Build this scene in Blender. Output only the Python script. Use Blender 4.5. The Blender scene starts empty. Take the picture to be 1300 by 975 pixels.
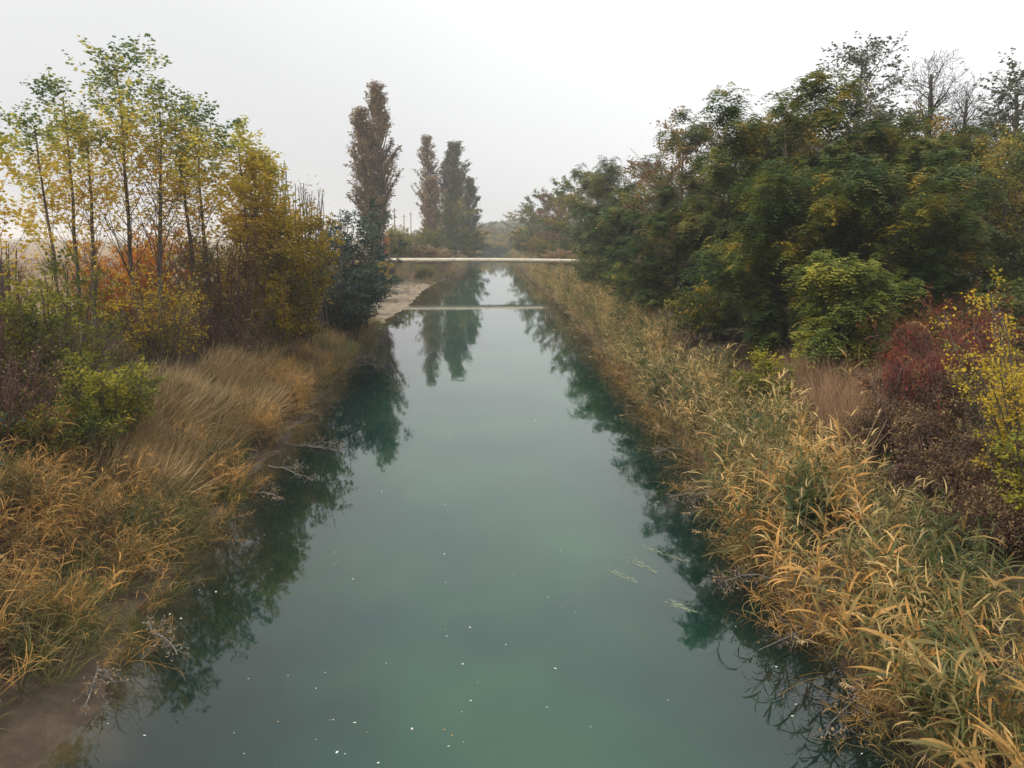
import bpy, math, random
import numpy as np
C = bpy.context.scene
COL = C.collection
PI = math.pi
R_ = math.radians
rng = np.random.default_rng(7)
random.seed(7)

# ------------------------------------------------------------------ camera
cd = bpy.data.cameras.new('camera'); cam = bpy.data.objects.new('camera', cd); COL.objects.link(cam)
cd.lens = 27.0; cd.sensor_width = 36.0; cd.clip_start = 0.1; cd.clip_end = 9000
cam.location = (0, 0, 7.0); cam.rotation_euler = (R_(90 - 10.88), 0, R_(-1.29))
C.camera = cam

# ------------------------------------------------------------------ sky, sun, exposure
SUN_EL, SUN_AZ = 50, -118           # azimuth measured from +Y (view axis) towards +X (right)
w = bpy.data.worlds.new('World'); C.world = w; w.use_nodes = True
nt = w.node_tree; nt.nodes.clear()
def N(nt, t, **k):
    n = nt.nodes.new(t)
    for a, b in k.items(): setattr(n, a, b)
    return n
out = N(nt, 'ShaderNodeOutputWorld'); bg = N(nt, 'ShaderNodeBackground')
sky = N(nt, 'ShaderNodeTexSky'); sky.sky_type = 'NISHITA'; sky.sun_disc = False
sky.sun_elevation = R_(SUN_EL); sky.sun_rotation = R_(SUN_AZ); sky.dust_density = 5; sky.air_density = 1.5
mulv = N(nt, 'ShaderNodeVectorMath', operation='SCALE'); mulv.inputs['Scale'].default_value = 0.10
hs = N(nt, 'ShaderNodeHueSaturation'); hs.inputs['Saturation'].default_value = 0.25
nt.links.new(sky.outputs[0], mulv.inputs[0]); nt.links.new(mulv.outputs[0], hs.inputs['Color'])
tc = N(nt, 'ShaderNodeTexCoord')
# even cloud layer: brighter overhead and at its thinnest part
sx = N(nt, 'ShaderNodeSeparateXYZ'); nt.links.new(tc.outputs['Generated'], sx.inputs[0])
mr = N(nt, 'ShaderNodeMapRange'); mr.inputs[1].default_value = 0.0; mr.inputs[2].default_value = 0.75
mr.inputs[3].default_value = 0.70; mr.inputs[4].default_value = 1.0
nt.links.new(sx.outputs[2], mr.inputs[0])
dp = N(nt, 'ShaderNodeVectorMath', operation='DOT_PRODUCT')
THIN_EL, THIN_AZ = 48, 60      # the thinnest part of the cloud, upper right of the view
dp.inputs[1].default_value = (math.sin(R_(THIN_AZ)) * math.cos(R_(THIN_EL)), math.cos(R_(THIN_AZ)) * math.cos(R_(THIN_EL)), math.sin(R_(THIN_EL)))
nt.links.new(tc.outputs['Generated'], dp.inputs[0])
mr2 = N(nt, 'ShaderNodeMapRange'); mr2.inputs[1].default_value = 0.30; mr2.inputs[2].default_value = 1.0
mr2.inputs[3].default_value = 0.0; mr2.inputs[4].default_value = 0.55
nt.links.new(dp.outputs['Value'], mr2.inputs[0])
ns = N(nt, 'ShaderNodeTexNoise'); ns.inputs['Scale'].default_value = 1.6; ns.inputs['Detail'].default_value = 2
nt.links.new(tc.outputs['Generated'], ns.inputs['Vector'])
mr3 = N(nt, 'ShaderNodeMapRange'); mr3.inputs[1].default_value = 0.3; mr3.inputs[2].default_value = 0.7
mr3.inputs[3].default_value = -0.04; mr3.inputs[4].default_value = 0.04
nt.links.new(ns.outputs[0], mr3.inputs[0])
ad = N(nt, 'ShaderNodeMath', operation='ADD'); nt.links.new(mr.outputs[0], ad.inputs[0]); nt.links.new(mr2.outputs[0], ad.inputs[1])
ad2 = N(nt, 'ShaderNodeMath', operation='ADD'); nt.links.new(ad.outputs[0], ad2.inputs[0]); nt.links.new(mr3.outputs[0], ad2.inputs[1])
cl = N(nt, 'ShaderNodeVectorMath', operation='SCALE'); cl.inputs[0].default_value = (0.985, 0.995, 1.0)
nt.links.new(ad2.outputs[0], cl.inputs['Scale'])
mx = N(nt, 'ShaderNodeMix', data_type='RGBA'); mx.inputs[0].default_value = 0.88
nt.links.new(hs.outputs[0], mx.inputs[6]); nt.links.new(cl.outputs[0], mx.inputs[7])
nt.links.new(mx.outputs[2], bg.inputs[0]); bg.inputs[1].default_value = 1.0
nt.links.new(bg.outputs[0], out.inputs[0])

sd = bpy.data.lights.new('sun', 'SUN'); sd.energy = 2.7; sd.angle = R_(12); sd.color = (1, 0.93, 0.82)
so = bpy.data.objects.new('sun', sd); COL.objects.link(so)
so.rotation_euler = (R_(90 - SUN_EL), 0, R_(180 - SUN_AZ)); so.location = (0, 0, 60)
C.view_settings.view_transform = 'Standard'; C.view_settings.look = 'None'
C.view_settings.exposure = 0.22; C.view_settings.gamma = 1.0
C.cycles.volume_bounces = 2; C.cycles.max_bounces = 8; C.cycles.transparent_max_bounces = 8
HAZE = 0.00065

# ------------------------------------------------------------------ helpers
def mesh(name, V, Q, tint=None, mat=None, smooth=False, tris=None):
    V = np.asarray(V, np.float32).reshape(-1, 3); Q = np.asarray(Q, np.int32).reshape(-1, 4)
    me = bpy.data.meshes.new(name)
    nq = len(Q); 
    me.vertices.add(len(V)); me.vertices.foreach_set('co', V.ravel())
    me.loops.add(nq * 4); me.loops.foreach_set('vertex_index', Q.ravel())
    me.polygons.add(nq)
    me.polygons.foreach_set('loop_start', np.arange(nq, dtype=np.int32) * 4)
    if tint is not None:
        a = me.attributes.new('tint', 'FLOAT', 'FACE'); a.data.foreach_set('value', np.asarray(tint, np.float32))
    if mat: me.materials.append(mat)
    me.update(calc_edges=True)
    me.polygons.foreach_set('use_smooth', np.full(nq, smooth, dtype=bool))
    me.validate()
    return me
def link(name, me, parent=None, loc=(0, 0, 0), rz=0, sc=1):
    o = bpy.data.objects.new(name, me); COL.objects.link(o)
    o.location = loc; o.rotation_euler = (0, 0, rz); o.scale = (sc, sc, sc) if np.isscalar(sc) else sc
    if parent: o.parent = parent
    return o
def tag(o, label=None, cat=None, group=None, kind=None):
    if label: o['label'] = label
    if cat: o['category'] = cat
    if group: o['group'] = group
    if kind: o['kind'] = kind
    return o
def unit(a): return a / np.maximum(np.linalg.norm(a, axis=-1, keepdims=True), 1e-9)
def tubes(PL, R, sides=4):
    n, s, _ = PL.shape
    T = unit(np.gradient(PL, axis=1))
    ref = np.where(np.abs(T[..., 2:3]) < 0.9, np.array([0, 0, 1.0]), np.array([1.0, 0, 0]))
    ref = np.repeat(ref[:, :1], s, axis=1)
    A = unit(np.cross(T, ref)); B = np.cross(T, A)
    a = np.arange(sides) / sides * 2 * PI
    V = PL[:, :, None] + R[:, :, None, None] * (A[:, :, None] * np.cos(a)[None, None, :, None] + B[:, :, None] * np.sin(a)[None, None, :, None])
    i = np.arange(n)[:, None, None] * s * sides; j = np.arange(s - 1)[None, :, None] * sides; k = np.arange(sides)[None, None, :]
    k2 = (k + 1) % sides
    Q = np.stack([i + j + k, i + j + k2, i + j + sides + k2, i + j + sides + k], -1)
    return V.reshape(-1, 3), Q.reshape(-1, 4)
def leaves(P, D, S, L, W, fold=0.18):
    """rhombic leaf blades, one quad each"""
    Nn = np.cross(D, S); L = L[:, None]; W = W[:, None]
    m = P + D * L * 0.45 + Nn * W * fold
    V = np.stack([P, m + S * W * 0.5, P + D * L, m - S * W * 0.5], 1)
    n = len(P)
    return V.reshape(-1, 3), np.arange(n * 4).reshape(n, 4)
def join(parts):
    Vs, Qs, o = [], [], 0
    for V, Q in parts:
        Vs.append(V); Qs.append(Q + o); o += len(V)
    return np.concatenate(Vs), np.concatenate(Qs)
def rand_dir(g, n): return unit(g.normal(size=(n, 3)))
def perp(D, g):
    return unit(np.cross(D, rand_dir(g, len(D))))
def grow(g, PL, R, k, t0, t1, ang, lenf, S=5, wig=0.12, trop=0.1, rr=0.5, even=False):
    n, s, _ = PL.shape
    N_ = n * k
    par = np.repeat(np.arange(n), k)
    if even: t = np.tile(t0 + (t1 - t0) * (np.arange(k) + 0.5) / k, n) + g.normal(0, 0.3 / k, N_)
    else: t = g.uniform(t0, t1, N_)
    t = np.clip(t, t0, t1)
    x = t * (s - 1); i = np.minimum(x.astype(int), s - 2); f = (x - i)[:, None]
    p0 = PL[par, i] * (1 - f) + PL[par, i + 1] * f
    T = unit(PL[par, i + 1] - PL[par, i])
    A = perp(T, g)
    an = R_(1) * (ang + g.normal(0, ang * 0.18, N_))[:, None]
    d = unit(T * np.cos(an) + A * np.sin(an))
    L = lenf(t, par) * g.uniform(0.65, 1.15, N_)
    r0 = np.minimum((R[par, i] * (1 - f[:, 0]) + R[par, i + 1] * f[:, 0]) * rr, L * 0.03 + 0.004)
    pts = [p0]; p = p0
    for q in range(S - 1):
        d = unit(d + g.normal(0, wig, (N_, 3)) + np.array([0, 0, trop]))
        p = p + d * (L / (S - 1))[:, None]; pts.append(p)
    P2 = np.stack(pts, 1)
    R2 = r0[:, None] * np.linspace(1, 0.22, S)[None]
    return P2, R2, t, par
def on_poly(g, PL, m, bias=0.7, lo=0.15):
    n, s, _ = PL.shape
    idx = np.repeat(np.arange(n), m)
    u = lo + (1 - lo) * g.uniform(0, 1, n * m) ** bias
    x = u * (s - 1); i = np.minimum(x.astype(int), s - 2); f = (x - i)[:, None]
    return PL[idx, i] * (1 - f) + PL[idx, i + 1] * f, unit(PL[idx, i + 1] - PL[idx, i]), idx

# ------------------------------------------------------------------ materials
def ramp(nt, stops):
    r = N(nt, 'ShaderNodeValToRGB'); e = r.color_ramp.elements
    e[0].position, e[0].color = stops[0][0], (*stops[0][1], 1)
    e[1].position, e[1].color = stops[-1][0], (*stops[-1][1], 1)
    for p, c in stops[1:-1]:
        q = e.new(p); q.color = (*c, 1)
    return r
def vivid(c, sat=1.14, gam=1.12, gain=1.10):
    l = sum(c) / 3
    return tuple(min(0.8, max(0.004, (l + (v - l) * sat)) ** gam * gain) for v in c)
def leaf_mat(name, stops, trans=0.35, rough=0.55, patch=0.0, pscale=0.5):
    stops = [(p_, vivid(c_)) for p_, c_ in stops]
    m = bpy.data.materials.new(name); m.use_nodes = True; nt = m.node_tree; nt.nodes.clear()
    o = N(nt, 'ShaderNodeOutputMaterial'); p = N(nt, 'ShaderNodeBsdfPrincipled'); tr = N(nt, 'ShaderNodeBsdfTranslucent')
    at = N(nt, 'ShaderNodeAttribute'); at.attribute_name = 'tint'
    rp = ramp(nt, stops)
    geo = N(nt, 'ShaderNodeNewGeometry')
    nz = N(nt, 'ShaderNodeTexNoise'); nz.inputs['Scale'].default_value = pscale; nz.inputs['Detail'].default_value = 3
    nt.links.new(geo.outputs['Position'], nz.inputs['Vector'])
    mp = N(nt, 'ShaderNodeMapRange'); mp.inputs[1].default_value = 0.3; mp.inputs[2].default_value = 0.7
    mp.inputs[3].default_value = -patch; mp.inputs[4].default_value = patch
    nt.links.new(nz.outputs[0], mp.inputs[0])
    a = N(nt, 'ShaderNodeMath', operation='ADD'); nt.links.new(at.outputs['Fac'], a.inputs[0]); nt.links.new(mp.outputs[0], a.inputs[1])
    nt.links.new(a.outputs[0], rp.inputs[0])
    p.inputs['Roughness'].default_value = rough; p.inputs['Specular IOR Level'].default_value = 0.25
    nt.links.new(rp.outputs[0], p.inputs['Base Color']); nt.links.new(rp.outputs[0], tr.inputs[0])
    mx = N(nt, 'ShaderNodeMixShader'); mx.inputs[0].default_value = trans
    nt.links.new(p.outputs[0], mx.inputs[1]); nt.links.new(tr.outputs[0], mx.inputs[2]); nt.links.new(mx.outputs[0], o.inputs[0])
    return m
def solid_mat(name, c1, c2, scale=8, rough=0.85, stretch=(1, 1, 1), bump=0.3):
    m = bpy.data.materials.new(name); m.use_nodes = True; nt = m.node_tree
    p = nt.nodes['Principled BSDF']; tc = N(nt, 'ShaderNodeTexCoord'); mp = N(nt, 'ShaderNodeMapping'); mp.inputs['Scale'].default_value = stretch
    nz = N(nt, 'ShaderNodeTexNoise'); nz.inputs['Scale'].default_value = scale; nz.inputs['Detail'].default_value = 6
    nt.links.new(tc.outputs['Object'], mp.inputs[0]); nt.links.new(mp.outputs[0], nz.inputs['Vector'])
    rp = ramp(nt, [(0.3, c1), (0.7, c2)]); nt.links.new(nz.outputs[0], rp.inputs[0]); nt.links.new(rp.outputs[0], p.inputs['Base Color'])
    p.inputs['Roughness'].default_value = rough; p.inputs['Specular IOR Level'].default_value = 0.2
    b = N(nt, 'ShaderNodeBump'); b.inputs['Strength'].default_value = bump; nt.links.new(nz.outputs[0], b.inputs['Height']); nt.links.new(b.outputs[0], p.inputs['Normal'])
    return m
bark = solid_mat('bark_brown', (0.055, 0.042, 0.032), (0.16, 0.125, 0.095), 6, stretch=(3, 3, 0.6))
bark_grey = solid_mat('bark_grey', (0.10, 0.09, 0.085), (0.24, 0.22, 0.20), 6, stretch=(3, 3, 0.6))
bark_dark = solid_mat('bark_dark', (0.04, 0.035, 0.033), (0.10, 0.09, 0.085), 6)
bark_red = solid_mat('bark_red_brown', (0.07, 0.035, 0.028), (0.17, 0.09, 0.07), 6)
LM = dict(
 birch=leaf_mat('leaf_gold_green', [(0, (0.50, 0.32, 0.08)), (0.3, (0.62, 0.46, 0.11)), (0.6, (0.54, 0.49, 0.14)), (0.8, (0.23, 0.27, 0.11)), (1, (0.12, 0.17, 0.08))], 0.45),
 gold=leaf_mat('leaf_gold', [(0, (0.40, 0.27, 0.08)), (0.5, (0.60, 0.46, 0.11)), (1, (0.42, 0.41, 0.12))], 0.45),
 orange=leaf_mat('leaf_orange', [(0, (0.32, 0.11, 0.03)), (0.5, (0.50, 0.21, 0.04)), (1, (0.50, 0.30, 0.06))], 0.4),
 olive=leaf_mat('leaf_olive_yellow', [(0, (0.05, 0.05, 0.018)), (0.35, (0.18, 0.15, 0.03)), (0.65, (0.40, 0.29, 0.045)), (1, (0.54, 0.37, 0.05))], 0.4, patch=0.22),
 darkblue=leaf_mat('leaf_blue_green', [(0, (0.018, 0.035, 0.03)), (0.6, (0.05, 0.08, 0.065)), (1, (0.12, 0.16, 0.12))], 0.25),
 green=leaf_mat('leaf_fresh_green', [(0, (0.055, 0.08, 0.022)), (0.45, (0.145, 0.165, 0.042)), (1, (0.42, 0.36, 0.07))], 0.4, patch=0.2, pscale=0.6),
 robinia=leaf_mat('leaf_deep_green', [(0, (0.030, 0.060, 0.020)), (0.4, (0.075, 0.115, 0.034)), (0.7, (0.15, 0.165, 0.042)), (0.88, (0.28, 0.235, 0.05)), (1, (0.42, 0.29, 0.06))], 0.4, patch=0.36, pscale=0.7),
 robinia2=leaf_mat('leaf_grey_green', [(0, (0.045, 0.065, 0.030)), (0.45, (0.11, 0.135, 0.045)), (0.8, (0.21, 0.20, 0.06)), (1, (0.36, 0.27, 0.08))], 0.35, patch=0.3, pscale=0.5),
 purple=leaf_mat('leaf_purple_brown', [(0, (0.10, 0.06, 0.045)), (0.5, (0.20, 0.125, 0.08)), (1, (0.33, 0.24, 0.10))], 0.3, patch=0.2),
 rust=leaf_mat('leaf_rust_brown', [(0, (0.09, 0.065, 0.025)), (0.5, (0.20, 0.145, 0.045)), (1, (0.33, 0.235, 0.07))], 0.35, patch=0.25, pscale=0.5),
 grey=leaf_mat('leaf_grey_sparse', [(0, (0.07, 0.075, 0.05)), (1, (0.15, 0.16, 0.10))], 0.3),
 poplar=leaf_mat('leaf_poplar_brown', [(0, (0.16, 0.105, 0.07)), (0.6, (0.28, 0.20, 0.115)), (1, (0.27, 0.25, 0.12))], 0.35),
 poplar2=leaf_mat('leaf_poplar_olive', [(0, (0.09, 0.11, 0.055)), (0.6, (0.17, 0.175, 0.09)), (1, (0.27, 0.22, 0.12))], 0.35),
 tan=leaf_mat('leaf_tan', [(0, (0.20, 0.14, 0.08)), (1, (0.38, 0.28, 0.17))], 0.3),
 lime=leaf_mat('leaf_light_green', [(0, (0.075, 0.115, 0.038)), (0.5, (0.18, 0.21, 0.06)), (1, (0.42, 0.36, 0.08))], 0.4, patch=0.3, pscale=0.9),
 red=leaf_mat('leaf_crimson', [(0, (0.06, 0.028, 0.020)), (0.35, (0.11, 0.045, 0.032)), (0.7, (0.22, 0.045, 0.040)), (1, (0.30, 0.14, 0.06))], 0.35, patch=0.3, pscale=1.5),
 yellow=leaf_mat('leaf_yellow', [(0, (0.13, 0.14, 0.035)), (0.35, (0.34, 0.29, 0.055)), (0.7, (0.54, 0.40, 0.07)), (1, (0.62, 0.43, 0.12))], 0.4, patch=0.28, pscale=1.5),
 brown=leaf_mat('leaf_dead_brown', [(0, (0.030, 0.020, 0.015)), (0.55, (0.075, 0.050, 0.034)), (0.8, (0.15, 0.10, 0.055)), (1, (0.30, 0.22, 0.12))], 0.2, patch=0.2, pscale=1.2),
 straw=leaf_mat('straw_blades', [(0, (0.12, 0.09, 0.045)), (0.3, (0.34, 0.25, 0.14)), (0.65, (0.55, 0.42, 0.26)), (1, (0.70, 0.57, 0.38))], 0.3, patch=0.15, pscale=0.7),
 reed=leaf_mat('reed_blades', [(0, (0.040, 0.060, 0.026)), (0.30, (0.12, 0.145, 0.055)), (0.50, (0.25, 0.215, 0.10)), (0.72, (0.47, 0.36, 0.18)), (1, (0.64, 0.46, 0.24))], 0.35, patch=0.45, pscale=0.55),
 reedo=leaf_mat('reed_blades_orange', [(0, (0.07, 0.08, 0.035)), (0.3, (0.21, 0.17, 0.075)), (0.6, (0.44, 0.27, 0.11)), (1, (0.68, 0.42, 0.18))], 0.35, patch=0.38, pscale=0.6),
 pink=leaf_mat('pinkish_straw', [(0, (0.13, 0.085, 0.055)), (0.5, (0.30, 0.20, 0.13)), (1, (0.48, 0.34, 0.23))], 0.3, patch=0.2),
 sedge=leaf_mat('green_grass_blades', [(0, (0.04, 0.06, 0.022)), (0.5, (0.12, 0.14, 0.05)), (1, (0.33, 0.28, 0.13))], 0.3, patch=0.3, pscale=0.7),
)

# ------------------------------------------------------------------ terrain
def cx(Y): return np.where(Y > 290, 0.0011 * (np.maximum(Y, 290) - 290) ** 2, 0.0)
YL = [-200, 0, 9.3, 15, 21, 30, 40, 55, 66, 78, 100, 116, 135, 160, 5000]
XL = [-5.8, -5.8, -6.0, -6.8, -7.1, -7.4, -7.9, -8.7, -9.3, -8.8, -9.4, -9.2, -7.2, -6.6, -6.6]
YR = [-200, 0, 9, 11.4, 20.6, 30, 69, 100, 156, 5000]
XR = [6.2, 6.2, 6.0, 5.6, 6.15, 6.5, 6.6, 6.4, 5.6, 5.6]
def xl(Y): return np.interp(Y, YL, XL) + cx(Y) + 0.15 * np.sin(Y * 1.3) + 0.1 * np.sin(Y * 3.1)
def xr(Y): return np.interp(Y, YR, XR) + cx(Y) + 0.15 * np.sin(Y * 1.1 + 1) + 0.1 * np.sin(Y * 2.7)
def sst(x): x = np.clip(x, 0, 1); return x * x * (3 - 2 * x)
def gz(X, Y):
    X = np.asarray(X, float); Y = np.asarray(Y, float)
    dl = xl(Y) - X; dr = X - xr(Y)
    beach = np.exp(-((Y - 92) / 26.0) ** 4)
    wl = 5.5 + 5 * beach
    zl = np.where(dl > 0, 0.10 * np.minimum(dl, 1) + (2.0) * sst((dl - 0.6 * (1 + beach * 3)) / wl), 0)
    zr = np.where(dr > 0, 0.10 * np.minimum(dr, 1) + 1.6 * sst((dr - 0.3) / 5.0), 0)
    ins = -np.minimum(dl, 0) * (dl < 0); ins2 = -np.minimum(dr, 0) * (dr < 0)
    d = np.minimum(ins, ins2)
    zc = np.where((dl <= 0) & (dr <= 0), -1.6 * sst(d / 3.0) - 0.03 * np.minimum(d, 1), 0)
    z = zl + zr + zc
    far = np.clip(np.maximum(dl, dr) / 4, 0, 1)
    z = z + far * (0.12 * np.sin(X * 0.9 + Y * 0.5) + 0.10 * np.sin(X * 0.37 - Y * 0.83) + 0.05 * np.sin(X * 2.3 + Y * 1.9))
    return z
def axis(segs):
    a = []
    for lo, hi, st in segs: a += list(np.arange(lo, hi, st))
    return np.array(a + [segs[-1][1]])
XS = axis([(-2500, -200, 230), (-200, -40, 10), (-40, -16, 1.5), (-16, 14, 0.35), (14, 60, 1.5), (60, 200, 10), (200, 2500, 230)])
YS = axis([(-70, -6, 4), (-6, 60, 0.5), (60, 180, 1.2), (180, 640, 5), (640, 3500, 130)])
gx, gy = np.meshgrid(XS, YS)
# shear the grid so that it follows the bend
gxx = gx + cx(np.minimum(gy, 640)) * np.exp(-(gx / 400) ** 2)
Zg = gz(gxx, gy)
Vg = np.stack([gxx, gy, Zg], -1).reshape(-1, 3)
ny, nx = gx.shape
ii = np.arange(ny - 1)[:, None] * nx + np.arange(nx - 1)[None]
Qg = np.stack([ii, ii + 1, ii + nx + 1, ii + nx], -1).reshape(-1, 4)
gm = bpy.data.materials.new('bank_earth'); gm.use_nodes = True; nt = gm.node_tree; p = nt.nodes['Principled BSDF']
geo = N(nt, 'ShaderNodeNewGeometry'); sx = N(nt, 'ShaderNodeSeparateXYZ'); nt.links.new(geo.outputs['Position'], sx.inputs[0])
n1 = N(nt, 'ShaderNodeTexNoise'); n1.inputs['Scale'].default_value = 1.3; n1.inputs['Detail'].default_value = 9; n1.inputs['Roughness'].default_value = 0.7
nt.links.new(geo.outputs['Position'], n1.inputs['Vector'])
n2 = N(nt, 'ShaderNodeTexNoise'); n2.inputs['Scale'].default_value = 0.12; n2.inputs['Detail'].default_value = 5
nt.links.new(geo.outputs['Position'], n2.inputs['Vector'])
soil = ramp(nt, [(0.3, (0.025, 0.018, 0.012)), (0.5, (0.06, 0.044, 0.028)), (0.72, (0.13, 0.095, 0.06))]); nt.links.new(n1.outputs[0], soil.inputs[0])
fld = ramp(nt, [(0.35, (0.19, 0.13, 0.085)), (0.55, (0.26, 0.19, 0.12)), (0.7, (0.17, 0.16, 0.08))]); nt.links.new(n2.outputs[0], fld.inputs[0])
mud = ramp(nt, [(0.32, (0.07, 0.055, 0.038)), (0.5, (0.21, 0.165, 0.115)), (0.75, (0.36, 0.30, 0.225))]); nt.links.new(n1.outputs[0], mud.inputs[0])
wet = ramp(nt, [(0.3, (0.035, 0.026, 0.017)), (0.6, (0.08, 0.06, 0.04)), (0.8, (0.13, 0.10, 0.07))]); nt.links.new(n1.outputs[0], wet.inputs[0])
mY = N(nt, 'ShaderNodeMapRange'); mY.inputs[1].default_value = 55; mY.inputs[2].default_value = 68; nt.links.new(sx.outputs[1], mY.inputs[0])
mY2 = N(nt, 'ShaderNodeMapRange'); mY2.inputs[1].default_value = 128; mY2.inputs[2].default_value = 112; nt.links.new(sx.outputs[1], mY2.inputs[0])
mY3 = N(nt, 'ShaderNodeMath', operation='MULTIPLY'); nt.links.new(mY.outputs[0], mY3.inputs[0]); nt.links.new(mY2.outputs[0], mY3.inputs[1])
mX = N(nt, 'ShaderNodeMath', operation='LESS_THAN'); mX.inputs[1].default_value = 0; nt.links.new(sx.outputs[0], mX.inputs[0])
mY4 = N(nt, 'ShaderNodeMath', operation='MULTIPLY'); nt.links.new(mY3.outputs[0], mY4.inputs[0]); nt.links.new(mX.outputs[0], mY4.inputs[1])
a0 = N(nt, 'ShaderNodeMix', data_type='RGBA'); nt.links.new(mY4.outputs[0], a0.inputs[0]); nt.links.new(wet.outputs[0], a0.inputs[6]); nt.links.new(mud.outputs[0], a0.inputs[7])
# mud where the ground is low, open field where it is far from the canal
mA = N(nt, 'ShaderNodeMapRange'); mA.inputs[1].default_value = 0.95; mA.inputs[2].default_value = 0.35; nt.links.new(sx.outputs[2], mA.inputs[0])
sub = N(nt, 'ShaderNodeMath', operation='ABSOLUTE'); nt.links.new(sx.outputs[0], sub.inputs[0])
mB = N(nt, 'ShaderNodeMapRange'); mB.inputs[1].default_value = 18; mB.inputs[2].default_value = 30; nt.links.new(sub.outputs[0], mB.inputs[0])
a1 = N(nt, 'ShaderNodeMix', data_type='RGBA'); nt.links.new(mA.outputs[0], a1.inputs[0]); nt.links.new(soil.outputs[0], a1.inputs[6]); nt.links.new(a0.outputs[2], a1.inputs[7])
a2 = N(nt, 'ShaderNodeMix', data_type='RGBA'); nt.links.new(mB.outputs[0], a2.inputs[0]); nt.links.new(a1.outputs[2], a2.inputs[6]); nt.links.new(fld.outputs[0], a2.inputs[7])
nt.links.new(a2.outputs[2], p.inputs['Base Color']); p.inputs['Roughness'].default_value = 0.9; p.inputs['Specular IOR Level'].default_value = 0.15
b = N(nt, 'ShaderNodeBump'); b.inputs['Strength'].default_value = 0.6; b.inputs['Distance'].default_value = 0.08
n3 = N(nt, 'ShaderNodeTexNoise'); n3.inputs['Scale'].default_value = 9; n3.inputs['Detail'].default_value = 6; nt.links.new(geo.outputs['Position'], n3.inputs['Vector'])
nt.links.new(n3.outputs[0], b.inputs['Height']); nt.links.new(b.outputs[0], p.inputs['Normal'])
tag(link('ground', mesh('ground', Vg, Qg, mat=gm, smooth=True)), kind='structure')

# ------------------------------------------------------------------ water
WS = axis([(-60, 180, 1.5), (180, 560, 4)])
cols = 25
f = np.linspace(0, 1, cols)[None]
X0 = (xl(WS) - 1.2)[:, None]; X1 = (xr(WS) + 1.2)[:, None]
wx = X0 + (X1 - X0) * f; wy = np.repeat(WS[:, None], cols, 1)
Vw = np.stack([wx, wy, np.zeros_like(wx)], -1).reshape(-1, 3)
ii = np.arange(len(WS) - 1)[:, None] * cols + np.arange(cols - 1)[None]
Qw = np.stack([ii, ii + 1, ii + cols + 1, ii + cols], -1).reshape(-1, 4)
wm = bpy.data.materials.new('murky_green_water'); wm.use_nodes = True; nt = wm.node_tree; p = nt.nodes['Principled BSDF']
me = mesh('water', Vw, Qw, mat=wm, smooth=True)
sh = me.attributes.new('shore_dist', 'FLOAT', 'POINT')
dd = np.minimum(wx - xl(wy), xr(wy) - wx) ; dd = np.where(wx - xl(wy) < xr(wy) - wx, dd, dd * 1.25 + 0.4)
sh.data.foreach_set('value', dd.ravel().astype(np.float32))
geo = N(nt, 'ShaderNodeNewGeometry'); at = N(nt, 'ShaderNodeAttribute'); at.attribute_name = 'shore_dist'
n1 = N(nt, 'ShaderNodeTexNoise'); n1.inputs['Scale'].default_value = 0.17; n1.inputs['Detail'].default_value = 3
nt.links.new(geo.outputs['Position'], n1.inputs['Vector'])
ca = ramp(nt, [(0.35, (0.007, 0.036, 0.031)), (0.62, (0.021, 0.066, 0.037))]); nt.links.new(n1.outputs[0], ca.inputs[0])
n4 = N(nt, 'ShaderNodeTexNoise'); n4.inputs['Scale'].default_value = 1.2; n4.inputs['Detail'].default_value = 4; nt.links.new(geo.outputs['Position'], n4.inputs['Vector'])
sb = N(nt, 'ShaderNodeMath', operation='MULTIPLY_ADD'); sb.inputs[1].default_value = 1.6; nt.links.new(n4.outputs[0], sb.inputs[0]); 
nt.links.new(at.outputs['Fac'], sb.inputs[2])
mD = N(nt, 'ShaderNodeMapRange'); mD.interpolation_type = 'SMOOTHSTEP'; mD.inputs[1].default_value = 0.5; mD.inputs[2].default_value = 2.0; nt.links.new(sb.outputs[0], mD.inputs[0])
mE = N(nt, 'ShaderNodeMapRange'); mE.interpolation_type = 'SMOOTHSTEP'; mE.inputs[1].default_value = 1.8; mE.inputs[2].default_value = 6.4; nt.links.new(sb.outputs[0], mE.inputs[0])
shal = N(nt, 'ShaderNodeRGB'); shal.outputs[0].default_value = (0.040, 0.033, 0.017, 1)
bank_shade = N(nt, 'ShaderNodeRGB'); bank_shade.outputs[0].default_value = (0.003, 0.011, 0.009, 1)  # tree shade and dark reflections near the banks, painted into the water colour
m0 = N(nt, 'ShaderNodeMix', data_type='RGBA'); nt.links.new(mE.outputs[0], m0.inputs[0]); nt.links.new(bank_shade.outputs[0], m0.inputs[6]); nt.links.new(ca.outputs[0], m0.inputs[7])
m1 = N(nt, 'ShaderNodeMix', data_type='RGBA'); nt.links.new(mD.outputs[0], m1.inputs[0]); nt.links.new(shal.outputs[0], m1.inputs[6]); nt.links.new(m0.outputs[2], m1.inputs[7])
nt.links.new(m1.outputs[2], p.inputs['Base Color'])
p.inputs['Roughness'].default_value = 0.03; p.inputs['IOR'].default_value = 1.45
b = N(nt, 'ShaderNodeBump'); b.inputs['Strength'].default_value = 0.05; b.inputs['Distance'].default_value = 0.05
mpn = N(nt, 'ShaderNodeMapping'); mpn.inputs['Scale'].default_value = (1.0, 0.5, 1); nt.links.new(geo.outputs['Position'], mpn.inputs[0])
n3 = N(nt, 'ShaderNodeTexNoise'); n3.inputs['Scale'].default_value = 1.5; n3.inputs['Detail'].default_value = 3; nt.links.new(mpn.outputs[0], n3.inputs['Vector'])
nt.links.new(n3.outputs[0], b.inputs['Height']); nt.links.new(b.outputs[0], p.inputs['Normal'])
tag(link('water', me), kind='structure')

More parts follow.
